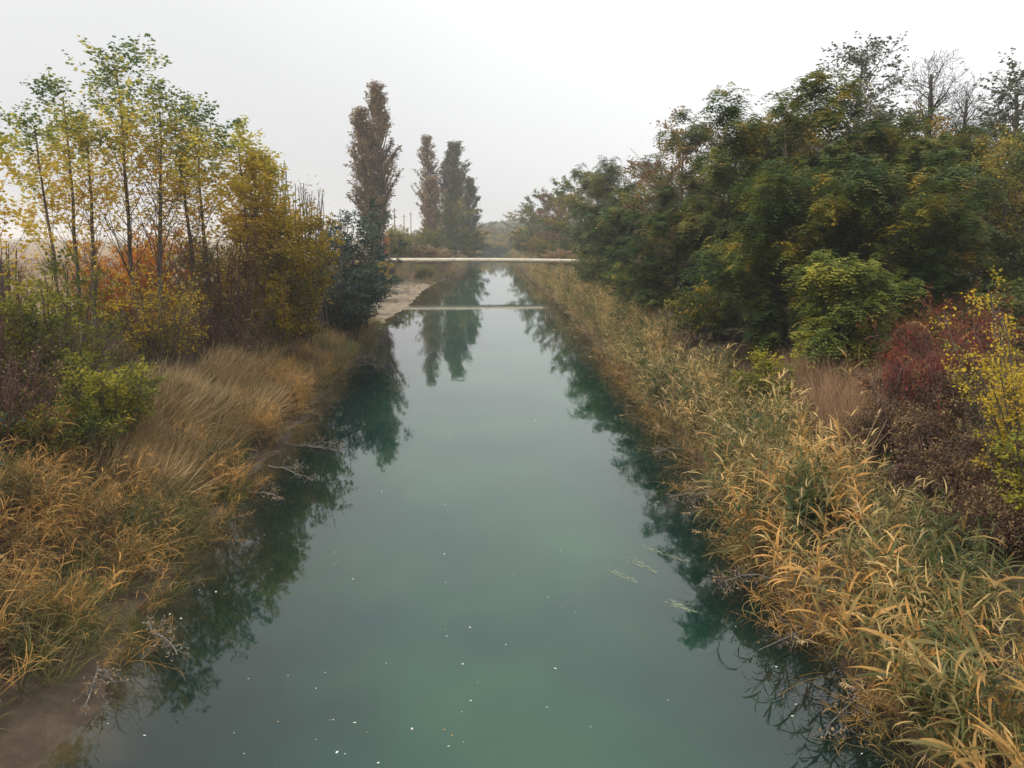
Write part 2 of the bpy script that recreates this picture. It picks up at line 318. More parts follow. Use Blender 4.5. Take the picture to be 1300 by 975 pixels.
# ------------------------------------------------------------------ haze
hx, hy0, hy1, hz0, hz1 = 2600, -90, 3600, -3.2, 37
hv = [(-hx, hy0, hz0), (hx, hy0, hz0), (hx, hy1, hz0), (-hx, hy1, hz0), (-hx, hy0, hz1), (hx, hy0, hz1), (hx, hy1, hz1), (-hx, hy1, hz1)]
hq = [(0, 3, 2, 1), (4, 5, 6, 7), (0, 1, 5, 4), (1, 2, 6, 5), (2, 3, 7, 6), (3, 0, 4, 7)]
hm = bpy.data.materials.new('haze'); hm.use_nodes = True; nt = hm.node_tree; nt.nodes.clear()
o = N(nt, 'ShaderNodeOutputMaterial'); pv = N(nt, 'ShaderNodeVolumePrincipled'); pv.inputs['Density'].default_value = HAZE
pv.inputs['Color'].default_value = (0.97, 0.98, 1.0, 1); pv.inputs['Anisotropy'].default_value = 0.3
nt.links.new(pv.outputs[0], o.inputs['Volume'])
tag(link('haze', mesh('haze', hv, hq, mat=hm)), kind='stuff')

# ------------------------------------------------------------------ tree builder
def tree_mesh(seed, h, w, style, q=1.0, leaf=0.1, lean=(0, 0)):
    """returns wood mesh data and leaf mesh data (V, Q, tint) for one tree standing on the origin"""
    g = np.random.default_rng(seed)
    S = 9
    def stem(hh, x0=0, y0=0, dx=0, dy=0, wob=0.02, r=None):
        z = np.linspace(0, hh, S)
        jx = np.cumsum(g.normal(0, wob * hh / S, S)); jy = np.cumsum(g.normal(0, wob * hh / S, S)); jx[0] = jy[0] = 0
        t = z / hh
        P = np.stack([x0 + dx * t + jx, y0 + dy * t + jy, z], -1)
        rr = (r or hh * 0.011) * (1 - 0.9 * t) ** 0.9 + 0.008
        rr[0] *= 1.35
        return P, rr
    if style == 'poplar':
        st = [stem(h * g.uniform(0.93, 1.0), 0, 0, lean[0], lean[1], 0.03, h * 0.0056)]
        if w > 2.5: st.append(stem(h * 0.86, 0.25, 0.1, w * 0.10, 0.2, 0.02, h * 0.0065))
        P = np.stack([a for a, _ in st]); R = np.stack([b_ for _, b_ in st])
        k1 = int(44 * q)
        P1, R1, t1, p1 = grow(g, P, R, k1, 0.2, 0.98, 30, lambda t, _: (w * 0.8) * (0.25 + 0.75 * np.sin(np.clip((1.05 - t) / 0.85, 0, 1) * PI * 0.62)), 6, 0.06, 0.12, 0.22, even=True)
        P2, R2, t2, p2 = grow(g, P1, R1, 5, 0.25, 0.97, 32, lambda t, p: 0.22 * w * (1.1 - 0.5 * t) + 0.15, 4, 0.1, 0.12, 0.5)
        L, T, i = on_poly(g, P2, int(15), 0.8)
        L = L + g.normal(0, 0.07, L.shape)
        hh = L[:, 2] / h
        keep = g.uniform(size=len(L)) < np.clip((hh - 0.36) * 2.4, 0.10, 1.0)
        L, T, hh = L[keep], T[keep], hh[keep]
        bt = g.normal(0, 0.12, len(P1))[p2][i[keep]]
        tint = 0.22 + 0.72 * np.clip((hh - 0.55) / 0.42, 0, 1) ** 1.5 + bt + g.normal(0, 0.12, len(L))
        droop, sc, asp = 0.3, 0.10, 0.85
        woods = [(P, R, 6), (P1, R1, 4), (P2, R2, 3)]
    elif style == 'lombardy':
        nst = 2 if w > 5.5 else 1
        st = [stem(h, 0.10 * w, 0, 0.03 * w, 0, 0.012)]
        if nst == 2: st.append(stem(h * 0.86, 0.02 * w, 0, -w * 0.16, 0, 0.012))
        P = np.stack([a for a, _ in st]); R = np.stack([b_ for _, b_ in st])
        ww = w * (0.72 if nst == 2 else 1)
        P1, R1, t1, p1 = grow(g, P, R, int(95 * q), 0.16, 0.97, 25, lambda t, _: ww * 1.05 * (0.08 + 0.92 * np.sin(np.clip((1.0 - t) / 0.9, 0, 1) * PI * 0.82)), 6, 0.05, 0.13, 0.5, even=True)
        P2, R2, t2, p2 = grow(g, P1, R1, 7, 0.2, 0.98, 26, lambda t, p: 0.22 * ww * (1.1 - 0.5 * t) + 0.35, 4, 0.08, 0.12, 0.5)
        L, T, i = on_poly(g, P2, 15, 0.9, 0.0)
        L = L + g.normal(0, 0.10, L.shape)
        cl = g.uniform(0, 0.6, len(P2))[i]
        tint = cl + g.uniform(0, 0.4, len(L)); droop, sc, asp = 0.2, 0.2, 0.8
        woods = [(P, R, 6), (P1, R1, 4), (P2, R2, 3)]
    elif style in ('robinia', 'broad', 'sparse', 'bare'):
        st = stem(h * 0.93, 0, 0, lean[0], lean[1], 0.05, h * 0.016)
        P = st[0][None]; R = st[1][None]
        if style in ('robinia', 'broad'):
            n1, t0, ang, trop = int(44 * q), 0.10, 62, 0.03
            prof = lambda t, _: (w * 0.56) * np.clip(np.sin(np.clip((1.06 - t) / 0.98, 0, 1) ** 0.72 * PI * 0.93) + 0.22, 0.3, 1.1)
        else:
            n1, t0, ang, trop = int(22 * q), 0.35, 33, 0.10
            prof = lambda t, _: (w * 0.75) * (0.35 + 0.75 * (1 - t))
        P1, R1, t1, p1 = grow(g, P, R, n1, t0, 0.98, ang, prof, 7, 0.13, trop, 0.5, even=True)
        P2, R2, t2, p2 = grow(g, P1, R1, 7, 0.25, 0.99, 42, lambda t, p: 0.16 * w * (1.15 - 0.4 * t) + 0.2, 5, 0.16, 0.02 if style in ('robinia', 'broad') else 0.06, 0.55)
        woods = [(P, R, 7), (P1, R1, 5), (P2, R2, 3)]
        if style in ('sparse', 'bare'):
            P3, R3, t3, p3 = grow(g, P2, R2, 5, 0.2, 0.97, 36, lambda t, p: 0.06 * w + 0.25, 4, 0.18, 0.05, 0.6)
            R3 = np.maximum(R3, 0.006)
            woods.append((P3, R3, 3))
            L, T, i = on_poly(g, P3, 5 if style == 'sparse' else 1, 0.6, 0.3)
            if style == 'bare': L, T, i = L[::6], T[::6], i[::6]
            tint = g.uniform(0, 1, len(L)); droop, sc, asp = 0.5, 0.10, 0.75
        elif style == 'broad':
            L, T, i = on_poly(g, P2, int(44), 0.85, 0.1)
            L = L + g.normal(0, 0.16, L.shape)
            br = g.uniform(0, 1, len(P1))[p2][i]
            tint = 0.5 * br + 0.2 * L[:, 2] / h + g.uniform(0, 0.35, len(L)); droop, sc, asp = 0.55, 0.15, 0.6
        else:
            L, T, i = on_poly(g, P2, int(15), 0.85, 0.12)
            L = L + g.normal(0, 0.12, L.shape)
            br = g.uniform(0, 1, len(P1))[p2][i]
            tint0 = 0.45 * br + 0.15 * L[:, 2] / h + g.uniform(0, 0.3, len(L))
            # pinnate sprays: arching rachis with paired leaflets
            n = len(L); k = 5; RL = g.uniform(0.34, 0.6, n) * leaf / 0.1
            d = unit(unit(np.stack([g.normal(size=n), g.normal(size=n), g.normal(0, 0.6, n)], -1)) + 0.4 * T)
            S0 = unit(np.cross(d, np.array([0, 0, 1.0]))); Vs = []; tt = []
            Ps, Ds, Ss, Ls, Ws = [], [], [], [], []
            for j in range(k):
                u = (j + 0.6) / k
                pos = L + d * (RL * u)[:, None] + np.array([0, 0, -1.0]) * (RL * 0.75 * u ** 2)[:, None]
                for sgn in (-1, 1):
                    dr = unit(d * 0.5 + sgn * S0 + np.array([0, 0, -0.35]) + g.normal(0, 0.15, (n, 3)))
                    Ps.append(pos); Ds.append(dr); Ss.append(unit(np.cross(dr, np.array([0, 0, 1.0]) + 0.3 * d)))
                    Ls.append(RL * 0.40 * (1.1 - 0.5 * abs(u - 0.45))); Ws.append(RL * 0.17)
                    tt.append(tint0)
            LV, LQ = leaves(np.concatenate(Ps), np.concatenate(Ds), np.concatenate(Ss), np.concatenate(Ls), np.concatenate(Ws))
            ltint = np.concatenate(tt) + g.normal(0, 0.05, len(LQ))
            L = None
    elif style in ('shrub', 'twiggy', 'whips', 'arch'):
        ns_ = {'shrub': 16, 'twiggy': 26, 'whips': 34, 'arch': 30}[style]
        ns_ = int(ns_ * q); Ps = []; Rs = []
        for k in range(ns_):
            a = g.uniform(0, 2 * PI); rr = math.sqrt(g.uniform(0, 1)) * w * 0.18
            sp = g.uniform(0.05, 1.0) * w * (0.36 if style != 'whips' else 0.2)
            hh = h * (1 - 0.35 * (sp / (w * 0.5)) ** 2) * g.uniform(0.7, 1.0)
            P_, R__ = stem(hh, rr * math.cos(a), rr * math.sin(a), sp * math.cos(a), sp * math.sin(a), 0.06, (0.009 + 0.0022 * h) * (0.55 if style == 'whips' else 1))
            if style == 'arch':
                t = np.linspace(0, 1, S); P_[:, 2] = hh * np.sin(t * PI * g.uniform(0.55, 0.85)); P_[:, :2] += (np.array([math.cos(a), math.sin(a)]) * sp * 1.2) * (t ** 2)[:, None]
            P_[:, 0] += lean[0] * np.linspace(0, 1, S) ** 1.5; P_[:, 1] += lean[1] * np.linspace(0, 1, S) ** 1.5
            Ps.append(P_); Rs.append(R__)
        P = np.stack(Ps); R = np.stack(Rs)
        P1, R1, t1, p1 = grow(g, P, R, 9, 0.15, 0.97, 36 if style != 'whips' else 20, lambda t, _: 0.22 * w * (1.1 - 0.5 * t) + 0.1, 5, 0.15, 0.08, 0.55)
        P2, R2, t2, p2 = grow(g, P1, R1, 3, 0.2, 0.97, 40, lambda t, p: 0.09 * w + 0.1, 3, 0.15, 0.05, 0.6)
        woods = [(P, R, 4), (P1, R1, 3), (P2, R2, 3)]
        m = {'shrub': 13, 'twiggy': 4, 'whips': 3, 'arch': 8}[style]
        L, T, i = on_poly(g, P2, m, 0.8, 0.05)
        if style != 'whips': L = L + g.normal(0, 0.05, L.shape)
        if style == 'whips':
            keep = g.uniform(size=len(L)) < 0.75 * (1 - 0.6 * L[:, 2] / h); L, T, i = L[keep], T[keep], i[keep]
        tint = 0.45 * g.uniform(0, 1, len(P1))[p2][i] + 0.25 * L[:, 2] / h + g.uniform(0, 0.35, len(L)); droop, sc, asp = 0.35, 0.09, 0.65
    if L is not None:
        n = len(L); d = unit(rand_dir(g, n) + 0.5 * T + np.array([0, 0, -droop])); s = perp(d, g)
        ln = sc * (leaf / 0.1) * g.uniform(0.65, 1.25, n)
        LV, LQ = leaves(L, d, s, ln, ln * asp); ltint = tint
    WV, WQ = join([tubes(p_, r_, s_) for p_, r_, s_ in woods])
    # normalise the crown to the wanted size
    top = np.percentile(LV[:, 2], 99.7) if len(LV) > 200 else WV[:, 2].max()
    kz = h / max(top, 0.1); lo, hi = np.percentile(LV[:, 0], [1.5, 98.5]); kx = w / max(hi - lo, 0.1)
    if style in ('bare', 'sparse'): kz = h / WV[:, 2].max()
    kx = float(np.clip(kx, 0.6, 1.7)); kz = float(np.clip(kz, 0.6, 1.6))
    sc3 = np.array([kx, kx, kz])
    return (WV * sc3, WQ), (LV * sc3, LQ, ltint)
CACHE = {}
def tree(name, label, cat, X, Y, h, w, style, lm, seed, group=None, q=1.0, leaf=0.1, bk=None, z=None, lean=(0, 0), reuse=None, rz=None, parts=('trunk', 'crown')):
    z = float(gz(X, Y)) - 0.08 if z is None else z
    key = reuse or (seed, style)
    if key not in CACHE:
        (WV, WQ), (LV, LQ, tn) = tree_mesh(seed, h, w, style, q, leaf, lean)
        CACHE[key] = (mesh(parts[0], WV, WQ, mat=bk or bark, smooth=True), mesh(parts[1], LV, LQ, tn, mat=LM[lm]), h, w)
    wm_, lm_, h0, w0 = CACHE[key]
    r = bpy.data.objects.new(name, None); COL.objects.link(r); r.empty_display_size = 0.3
    r.location = (X, Y, z); r.rotation_euler = (0, 0, random.uniform(0, 6.28) if rz is None else rz)
    r.scale = (w / w0, w / w0, h / h0)
    tag(r, label, cat, group)
    a = link(parts[0], wm_, r); b_ = link(parts[1], lm_, r)
    if key == reuse and lm:
        b_.material_slots[0].link = 'OBJECT'; b_.material_slots[0].material = LM[lm]
    return r
GL = 'autumn trees on the left bank'; GR = 'trees of the wood on the right bank'; GS = 'shrubs along the banks'
# --- left bank, nearest first: (X, Y, height, width)
tree('poplar_tree', 'thin young green and yellow poplar cut by the left photo edge', 'tree', -13.7, 22, 8.7, 2.4, 'poplar', 'birch', 11, GL, 0.8, 0.1, rz=2.6)
tree('poplar_tree', 'slender young poplar with small crown and bare stem, second from the left photo edge', 'tree', -16.3, 29, 9.3, 2.4, 'poplar', 'birch', 12, GL, 0.8, 0.1)
tree('poplar_tree', 'green-topped young poplar just left of the tallest yellow one', 'tree', -16.4, 31, 10.8, 3.3, 'poplar', 'birch', 13, GL, 0.9, 0.11)
tree('poplar_tree', 'tallest young poplar on the left bank, yellow crown with green tip and twin stems', 'tree', -14.9, 33, 12.9, 4.9, 'poplar', 'birch', 14, GL, 1.35, 0.115, rz=0.3)
tree('poplar_tree', 'yellow poplar with ragged thin top right of the tallest left-bank poplar', 'tree', -13.4, 36, 11.0, 3.6, 'poplar', 'birch', 15, GL, 1.1, 0.12)
tree('poplar_tree', 'dense golden yellow poplar at right end of the row of young poplars', 'tree', -12.2, 38, 10.6, 3.0, 'poplar', 'gold', 16, GL, 1.2, 0.12)
tree('poplar_tree', 'narrow golden poplar close behind the dense golden one', 'tree', -11.6, 39.5, 9.4, 2.4, 'poplar', 'gold', 17, GL, 1.0, 0.12)
tree('broad_bush', 'big olive and yellow bush with bare twigs rising from its top', 'bush', -11.2, 42, 8.4, 5.2, 'shrub', 'olive', 21, GL, 1.7, 0.15)
tree('bare_sapling', 'bare whip-like sapling sticking up from the big olive bush', 'sapling', -11.6, 43, 9.6, 3.6, 'whips', 'rust', 22, GL, 0.7, 0.1, bark_dark)
tree('bare_sapling', 'leafless twiggy sapling between olive bush and dark willow', 'sapling', -11.0, 48, 9.4, 4.4, 'whips', 'olive', 23, GL, 0.8, 0.1, bark_dark)
tree('dark_willow', 'dark blue-green willow bush leaning over the water below the tall double poplar', 'bush', -10.4, 54, 9.0, 5.2, 'shrub', 'darkblue', 24, GL, 2.0, 0.16, lean=(0.6, 0))
tree('dark_willow', 'lower dark green bush at the water end of the left thicket', 'bush', -9.9, 50, 5.4, 4.6, 'shrub', 'darkblue', 25, GL, 1.8, 0.15)
tree('understory_bush', 'brown leafed bush at the foot of the big olive bush', 'bush', -11.2, 39, 5.4, 4.4, 'shrub', 'olive', 26, GS, 1.2, 0.12)
tree('understory_bush', 'thin brown bush under the golden poplars with bare stems', 'bush', -12.8, 36, 5.6, 4.0, 'twiggy', 'rust', 27, GS, 1.3, 0.12, bark_red)
tree('understory_bush', 'dull red-brown twiggy bush above the pale leaning grass', 'bush', -11.6, 33.5, 3.6, 3.4, 'twiggy', 'brown', 28, GS, 1.3, 0.1, bark_red)
tree('yellow_green_bush', 'tall yellow-green bush in front of the young poplar stems', 'bush', -12.7, 22.6, 4.5, 3.6, 'shrub', 'green', 31, GS, 1.5, 0.1)
tree('green_bush', 'low bright green bush beneath the tallest left-bank poplar', 'bush', -10.5, 20.4, 2.7, 2.3, 'shrub', 'green', 32, GS, 1.3, 0.09)
tree('understory_bush', 'pale olive twiggy bush right of the bright green bush', 'bush', -12.6, 29, 3.9, 3.0, 'twiggy', 'olive', 33, GS, 1.4, 0.1)
tree('orange_bush', 'bright orange bush behind the twin stems of the tallest poplar', 'bush', -16.2, 38, 5.6, 3.2, 'shrub', 'orange', 34, GS, 1.5, 0.13)
tree('orange_bush', 'duller orange-brown bush left of the bright orange bush', 'bush', -18.8, 39, 5.4, 3.6, 'shrub', 'orange', 35, GS, 1.4, 0.13)
tree('understory_bush', 'grey-green bush between the bright orange bush and golden poplars', 'bush', -15.6, 42, 4.6, 3.2, 'shrub', 'robinia2', 36, GS, 1.2, 0.13)
tree('understory_bush', 'tangle of dark red-brown stems at the left photo edge', 'bush', -13.6, 19.5, 4.4, 2.6, 'whips', 'brown', 37, GS, 1.5, 0.08, bark_red)
tree('understory_bush', 'brown whip thicket behind the tangle at the left photo edge', 'bush', -15.6, 24, 5.0, 3.0, 'whips', 'rust', 38, GS, 1.6, 0.08, bark_red)
tree('understory_bush', 'small dark green bush on the grass at the lower left photo edge', 'bush', -11.6, 15.4, 1.6, 2.6, 'shrub', 'darkblue', 39, GS, 1.0, 0.08)
tree('understory_bush', 'dark twiggy bush above the small dark green one at the left photo edge', 'bush', -12.0, 17.8, 3.0, 3.0, 'twiggy', 'brown', 91, GS, 1.5, 0.08, bark_red)
tree('understory_bush', 'shadowy green bush at the foot of the yellow-green bush', 'bush', -11.3, 18.6, 1.7, 2.4, 'shrub', 'robinia', 92, GS, 1.2, 0.08)
tree('rounded_bush', 'rounded olive-yellow bush left of the dark willow', 'bush', -11.0, 40.5, 7.6, 4.6, 'broad', 'olive', 93, GL, 1.1, 0.115)
# --- left bank, far
tree('lombardy_poplar', 'tallest brown Lombardy poplar with two leaders left of the pipe', 'tree', -19.4, 126, 27.9, 6.4, 'lombardy', 'poplar', 41, 'Lombardy poplars', 1.25, 0.11, bark, rz=0)
tree('lombardy_poplar', 'thin brown spire poplar at left of the far poplar clump', 'tree', -17.2, 200, 29.6, 4.6, 'lombardy', 'poplar', 42, 'Lombardy poplars', 1.0, 0.13)
tree('lombardy_poplar', 'short yellowish poplar in front of the far clump', 'tree', -14.8, 190, 19.0, 4.6, 'lombardy', 'tan', 43, 'Lombardy poplars', 1.0, 0.13)
tree('lombardy_poplar', 'broad grey-green poplar in the middle of the far clump', 'tree', -10.9, 204, 28.8, 8.0, 'lombardy', 'poplar2', 44, 'Lombardy poplars', 1.3, 0.14)
tree('lombardy_poplar', 'lower narrow poplar at right of the far clump', 'tree', -7.2, 210, 22.4, 4.8, 'lombardy', 'poplar2', 45, 'Lombardy poplars', 1.0, 0.13)
tree('broad_tree', 'dark green rounded tree at the foot of the far poplar clump', 'tree', -9.3, 192, 15.5, 9.4, 'broad', 'robinia2', 46, GL, 0.8, 0.22)
tree('broad_tree', 'low dark tree right of the far poplars by the misty water', 'tree', -6.8, 205, 9.0, 7.5, 'broad', 'robinia2', 47, GL, 0.6, 0.22)
for i, (X, Y, h, w_, m_, lb) in enumerate([
    (-17.0, 135, 6.6, 5.2, 'green', 'yellow-green bush behind the left end of the pipe'),
    (-14.6, 142, 5.4, 5.0, 'robinia2', 'olive bush between the yellow-green and tan bushes behind the pipe'),
    (-12.0, 138, 3.6, 6.0, 'tan', 'low tan-pink bush behind the pipe on the left bank'),
    (-18.6, 128, 6.0, 2.6, 'orange', 'small orange bush at the trunk of the tallest Lombardy poplar'),
    (-10.2, 150, 3.6, 5.0, 'tan', 'tan bush sloping to the water beyond the pipe'),
    (-10.9, 121, 2.4, 3.4, 'robinia2', 'small green-brown bush below the pipe on the muddy bank'),
    (-15.8, 112, 3.2, 4.4, 'darkblue', 'dark bush at the left end of the pipe'),
    (-13.6, 160, 6.8, 6.0, 'robinia2', 'dull olive bush in front of the yellowish poplar'),
    (-19.5, 150, 6.2, 6.0, 'green', 'pale green bush right of the tallest Lombardy poplar'),
    (-12.8, 68, 3.2, 4.0, 'darkblue', 'dark low bush on the bank before the sandy shore'),
    (-13.4, 84, 3.0, 5.0, 'darkblue', 'dark spreading bush above the sandy shore'),
    (-15.4, 96, 3.6, 5.0, 'olive', 'olive bush behind the sandy shore')]):
    tree('bank_bush', lb, 'bush', X, Y, h, w_, 'shrub', m_, 500, GS, 1.6, 0.2, reuse=('bush', i % 2), rz=i * 1.7)
# --- right bank
tree('broad_tree', 'pale olive tree farthest along the right bank by the mist', 'tree', 12.5, 186, 15.6, 10.5, 'broad', 'robinia2', 51, GR, 0.9, 0.2, reuse='bA')
tree('broad_tree', 'grey-green tree showing past the farthest right-bank tree', 'tree', 11.5, 222, 14.5, 10, 'broad', 'robinia2', 51, GR, reuse='bA', rz=5)
tree('broad_tree', 'pinkish brown tree second farthest on the right bank', 'tree', 13.4, 158, 14.4, 9.0, 'broad', 'purple', 51, GR, reuse='bA', rz=2)
tree('broad_tree', 'dark green pointed tree beyond the right end of the pipe', 'tree', 14.6, 132, 15.4, 9.0, 'broad', 'robinia', 51, GR, reuse='bA', rz=4)
tree('broad_tree', 'green tree at the right end of the pipe', 'tree', 14.2, 108, 15.0, 9.0, 'robinia', 'robinia2', 52, GR, 0.9, 0.16, reuse='rA')
tree('broad_tree', 'rounded green tree just this side of the pipe with pale top', 'tree', 14.6, 88, 13.8, 8.6, 'robinia', 'robinia2', 52, GR, reuse='rA', rz=2.2)
tree('broad_tree', 'dark green tree in front of the purple-brown tree', 'tree', 12.4, 70, 9.6, 7.4, 'robinia', 'robinia', 53, GR, 1.1, 0.13, reuse='rB')
tree('broad_tree', 'purple-brown leaved tree standing above the green crowns', 'tree', 14.2, 61, 14.4, 7.6, 'broad', 'purple', 54, GR, 1.0, 0.13)
tree('broad_tree', 'low dark green tree with crown down to the reeds', 'tree', 11.8, 50, 8.4, 6.8, 'robinia', 'robinia', 53, GR, reuse='rB', rz=1.2)
tree('broad_tree', 'olive brown tree right of the purple-brown tree', 'tree', 14.6, 49, 12.6, 7.0, 'robinia', 'robinia2', 55, GR, 1.1, 0.12, reuse='rC')
tree('robinia_tree', 'tall feathery green tree at the front of the right wood', 'tree', 13.9, 37, 12.3, 6.6, 'robinia', 'robinia', 56, GR, 1.25, 0.105)
tree('robinia_tree', 'large drooping dark green tree nearest the reeds on the right', 'tree', 12.2, 31, 8.8, 5.8, 'robinia', 'robinia', 57, GR, 1.2, 0.1)
tree('robinia_tree', 'green drooping tree right of the large front one, reaching the brown grass', 'tree', 15.6, 30, 9.0, 6.0, 'robinia', 'robinia', 57, GR, reuse=(57, 'robinia'), rz=2.5)
tree('robinia_tree', 'green feathery tree behind the purple bush and light green shrub', 'tree', 17.6, 34, 10.4, 6.4, 'robinia', 'robinia', 56, GR, reuse=(56, 'robinia'), rz=1.1)
tree('sparse_tree', 'tall thin-leaved tree whose open crown stands highest over the wood', 'tree', 19.8, 43, 15.6, 6.0, 'sparse', 'grey', 61, GR, 1.5, 0.12, bark_grey)
tree('broad_tree', 'golden brown tree right of the highest thin-leaved tree', 'tree', 21.6, 43.5, 13.0, 6.0, 'broad', 'rust', 62, GR, 0.9, 0.12)
tree('bare_tree', 'leafless grey tree on the skyline right of the golden brown tree', 'tree', 25.4, 45, 15.6, 4.6, 'bare', 'grey', 63, GR, 2.2, 0.1, bark_dark)
tree('bare_tree', 'smaller leafless grey tree close right of the other bare one', 'tree', 27.6, 47, 14.8, 4.0, 'bare', 'grey', 64, GR, 2.0, 0.1, bark_dark)
tree('sparse_tree', 'thin-leaved tree cut by the upper right photo edge', 'tree', 26.4, 40, 14.6, 4.6, 'sparse', 'grey', 65, GR, 1.5, 0.12, bark_grey)
tree('broad_tree', 'golden and rusty tree below the leafless grey trees', 'tree', 20.4, 37, 10.2, 6.2, 'broad', 'rust', 66, GR, 1.1, 0.11)
tree('broad_tree', 'dark olive tree at the right photo edge behind the brown grass', 'tree', 22.6, 34.5, 10.0, 6.2, 'broad', 'robinia2', 67, GR, 1.2, 0.11)
tree('broad_tree', 'dark green tree at far right behind the yellow shrub', 'tree', 25.6, 36, 10.6, 7.0, 'broad', 'robinia', 67, GR, reuse=(67, 'broad'), rz=2)
tree('broad_tree', 'rusty olive tree in the second row between the two tall green fronts', 'tree', 17.6, 46, 12.2, 6.6, 'broad', 'rust', 66, GR, reuse=(66, 'broad'), rz=3)
for i, (X, Y, h, w_, k, m_, lb) in enumerate([
    (21, 56, 12.5, 9, 'rC', 'robinia2', 'green tree deep in the wood behind the olive brown tree'),
    (22, 76, 12.5, 9, 'rA', 'robinia2', 'tree deep in the wood behind the purple-brown tree'),
    (24, 100, 13, 10, 'rA', 'robinia', 'tree in the back row near the pipe'),
    (27, 52, 12, 9, 'rC', 'rust', 'brown tree behind the leafless trees'),
    (34, 50, 12, 9, 'rC', 'robinia', 'green tree behind the thin-leaved tree at the upper right edge'),
    (30, 40, 9.6, 7, 'rB', 'olive', 'olive tree low at the right photo edge'),
    (29, 31, 8.6, 6, 'rB', 'robinia', 'small dark tree at the right photo edge above the yellow shrub')]):
    tree('broad_tree', lb, 'tree', X, Y, h, w_, 'robinia', m_, 55, GR, reuse=k, rz=i * 1.3)
for i, (X, Y, h, w_, m_, lb) in enumerate([
    (18.4, 28, 3.6, 5.0, 'robinia2', 'dark olive undergrowth bush below the rusty tree'),
    (22.0, 29, 3.8, 5.5, 'robinia', 'dark green undergrowth bush left of the yellow shrub'),
    (25.6, 29, 3.8, 5.5, 'rust', 'dark undergrowth bush behind the brown grass at the right edge'),
    (11.2, 40, 3.2, 4.0, 'robinia', 'low dark bush under the tall feathery tree'),
    (11.0, 58, 3.4, 5.0, 'robinia', 'low dark bush under the purple-brown tree'),
    (10.8, 80, 3.6, 5.0, 'robinia2', 'low bush above the reeds before the pipe'),
    (12.4, 99, 4.4, 5.0, 'robinia2', 'low bush hiding the right end of the pipe'),
    (10.2, 122, 3.6, 5.0, 'tan', 'tan bush beyond the right end of the pipe'),
    (10.4, 146, 4.6, 6.0, 'robinia2', 'low green bush under the pinkish brown tree'),
    (9.8, 176, 5.6, 6.5, 'rust', 'brown bush under the farthest right-bank tree'),
    (16.2, 42, 3.8, 5.0, 'robinia', 'dark bush deep between the front trunks'),
    (14.6, 27, 2.8, 3.0, 'rust', 'orange-brown bush at the foot of the drooping green trees')]):
    tree('bank_bush', lb, 'bush', X, Y, h, w_, 'shrub', m_, 500, GS, 1.6, 0.2, reuse=('bush', i % 2), rz=i * 2.1)
tree('robinia_shrub', 'light green feathery shrub in front of the dark wood', 'shrub', 11.7, 25.5, 4.8, 2.5, 'robinia', 'lime', 71, GS, 0.7, 0.085, parts=('trunk', 'crown'))
tree('yellow_bush', 'small yellowish green bush left of the light green feathery shrub', 'shrub', 9.0, 24.5, 2.5, 1.7, 'shrub', 'green', 72, GS, 0.9, 0.09)
tree('red_shrub', 'crimson leaved arching shrub in the brown grass on the right', 'shrub', 12.4, 20.0, 3.9, 3.8, 'arch', 'red', 73, GS, 1.3, 0.075, bark_red)
tree('red_shrub', 'smaller dark red shrub just left of the crimson one', 'shrub', 10.8, 19.4, 2.7, 2.3, 'arch', 'red', 74, GS, 0.8, 0.07, bark_red)
tree('yellow_shrub', 'yellow leaved shrub leaning in from the right photo edge', 'shrub', 10.5, 14.2, 4.8, 2.3, 'shrub', 'yellow', 75, GS, 1.1, 0.065, lean=(-0.7, 0), rz=0)
tree('yellow_shrub', 'lower yellow-green shrub below the leaning yellow one at the right edge', 'shrub', 10.3, 13.2, 2.5, 1.9, 'shrub', 'green', 76, GS, 0.6, 0.07)
# --- trees closing the view where the canal bends
for i in range(10):
    X = -16 + i * 4 + random.uniform(-1, 1)
    tree('distant_thicket', 'misty thicket standing on the water line where the canal disappears', 'bush', X, 395 + 6 * abs(i - 4.5) + random.uniform(-4, 4), random.uniform(5, 8), 8, 'shrub', ['robinia2', 'olive'][i % 2], 500, 'misty thickets at the bend', reuse=('bush', i % 2), rz=i, z=0.2)
for i in range(12):
    X = -22 + i * 4.6 + random.uniform(-1, 1); Y = 420 + random.uniform(-14, 30)
    tree('distant_tree', 'hazy tree closing the view where the canal bends, far behind the pipe', 'tree', X, Y, random.uniform(9, 13.5), random.uniform(9, 12), 'broad', ['robinia2', 'robinia', 'rust'][i % 3], 51, 'hazy distant trees at the bend', reuse='bA', rz=i * 1.1)
for i, (X, Y, h) in enumerate([(-10, 250, 8), (-10.5, 290, 8), (-9.5, 330, 8.5), (-7, 370, 8), (9.6, 215, 7), (10, 245, 8), (10, 280, 8), (11, 320, 9), (12, 360, 9), (14, 395, 9), (-5, 338, 5), (-3.5, 352, 5), (-1, 364, 5), (2, 374, 5), (5, 384, 5.5)]):
    tree('distant_bush', 'misty bush lining the far canal between the poplars and the bend', 'bush', X, Y, h, 9, 'shrub', ['robinia2', 'olive'][i % 2], 500, 'misty bushes before the bend', reuse=('bush', i % 2), rz=i)
for i in range(14):
    sd_ = -1 if i % 2 else 1; Y = 225 + i * 16
    tree('distant_tree', 'hazy tree lining the far canal beyond the poplars', 'tree', sd_ * (16 + random.uniform(0, 5)), Y, random.uniform(11, 15), 10, 'broad', ['robinia2', 'robinia'][i % 2], 51, 'hazy trees lining the far canal', reuse='bA', rz=i * 1.1)
tree('distant_poplar', 'tiny grey spire on the wooded ridge above the misty canal', 'tree', -22, 700, 17, 6, 'lombardy', 'poplar2', 42, reuse=(42, 'lombardy'), z=15)
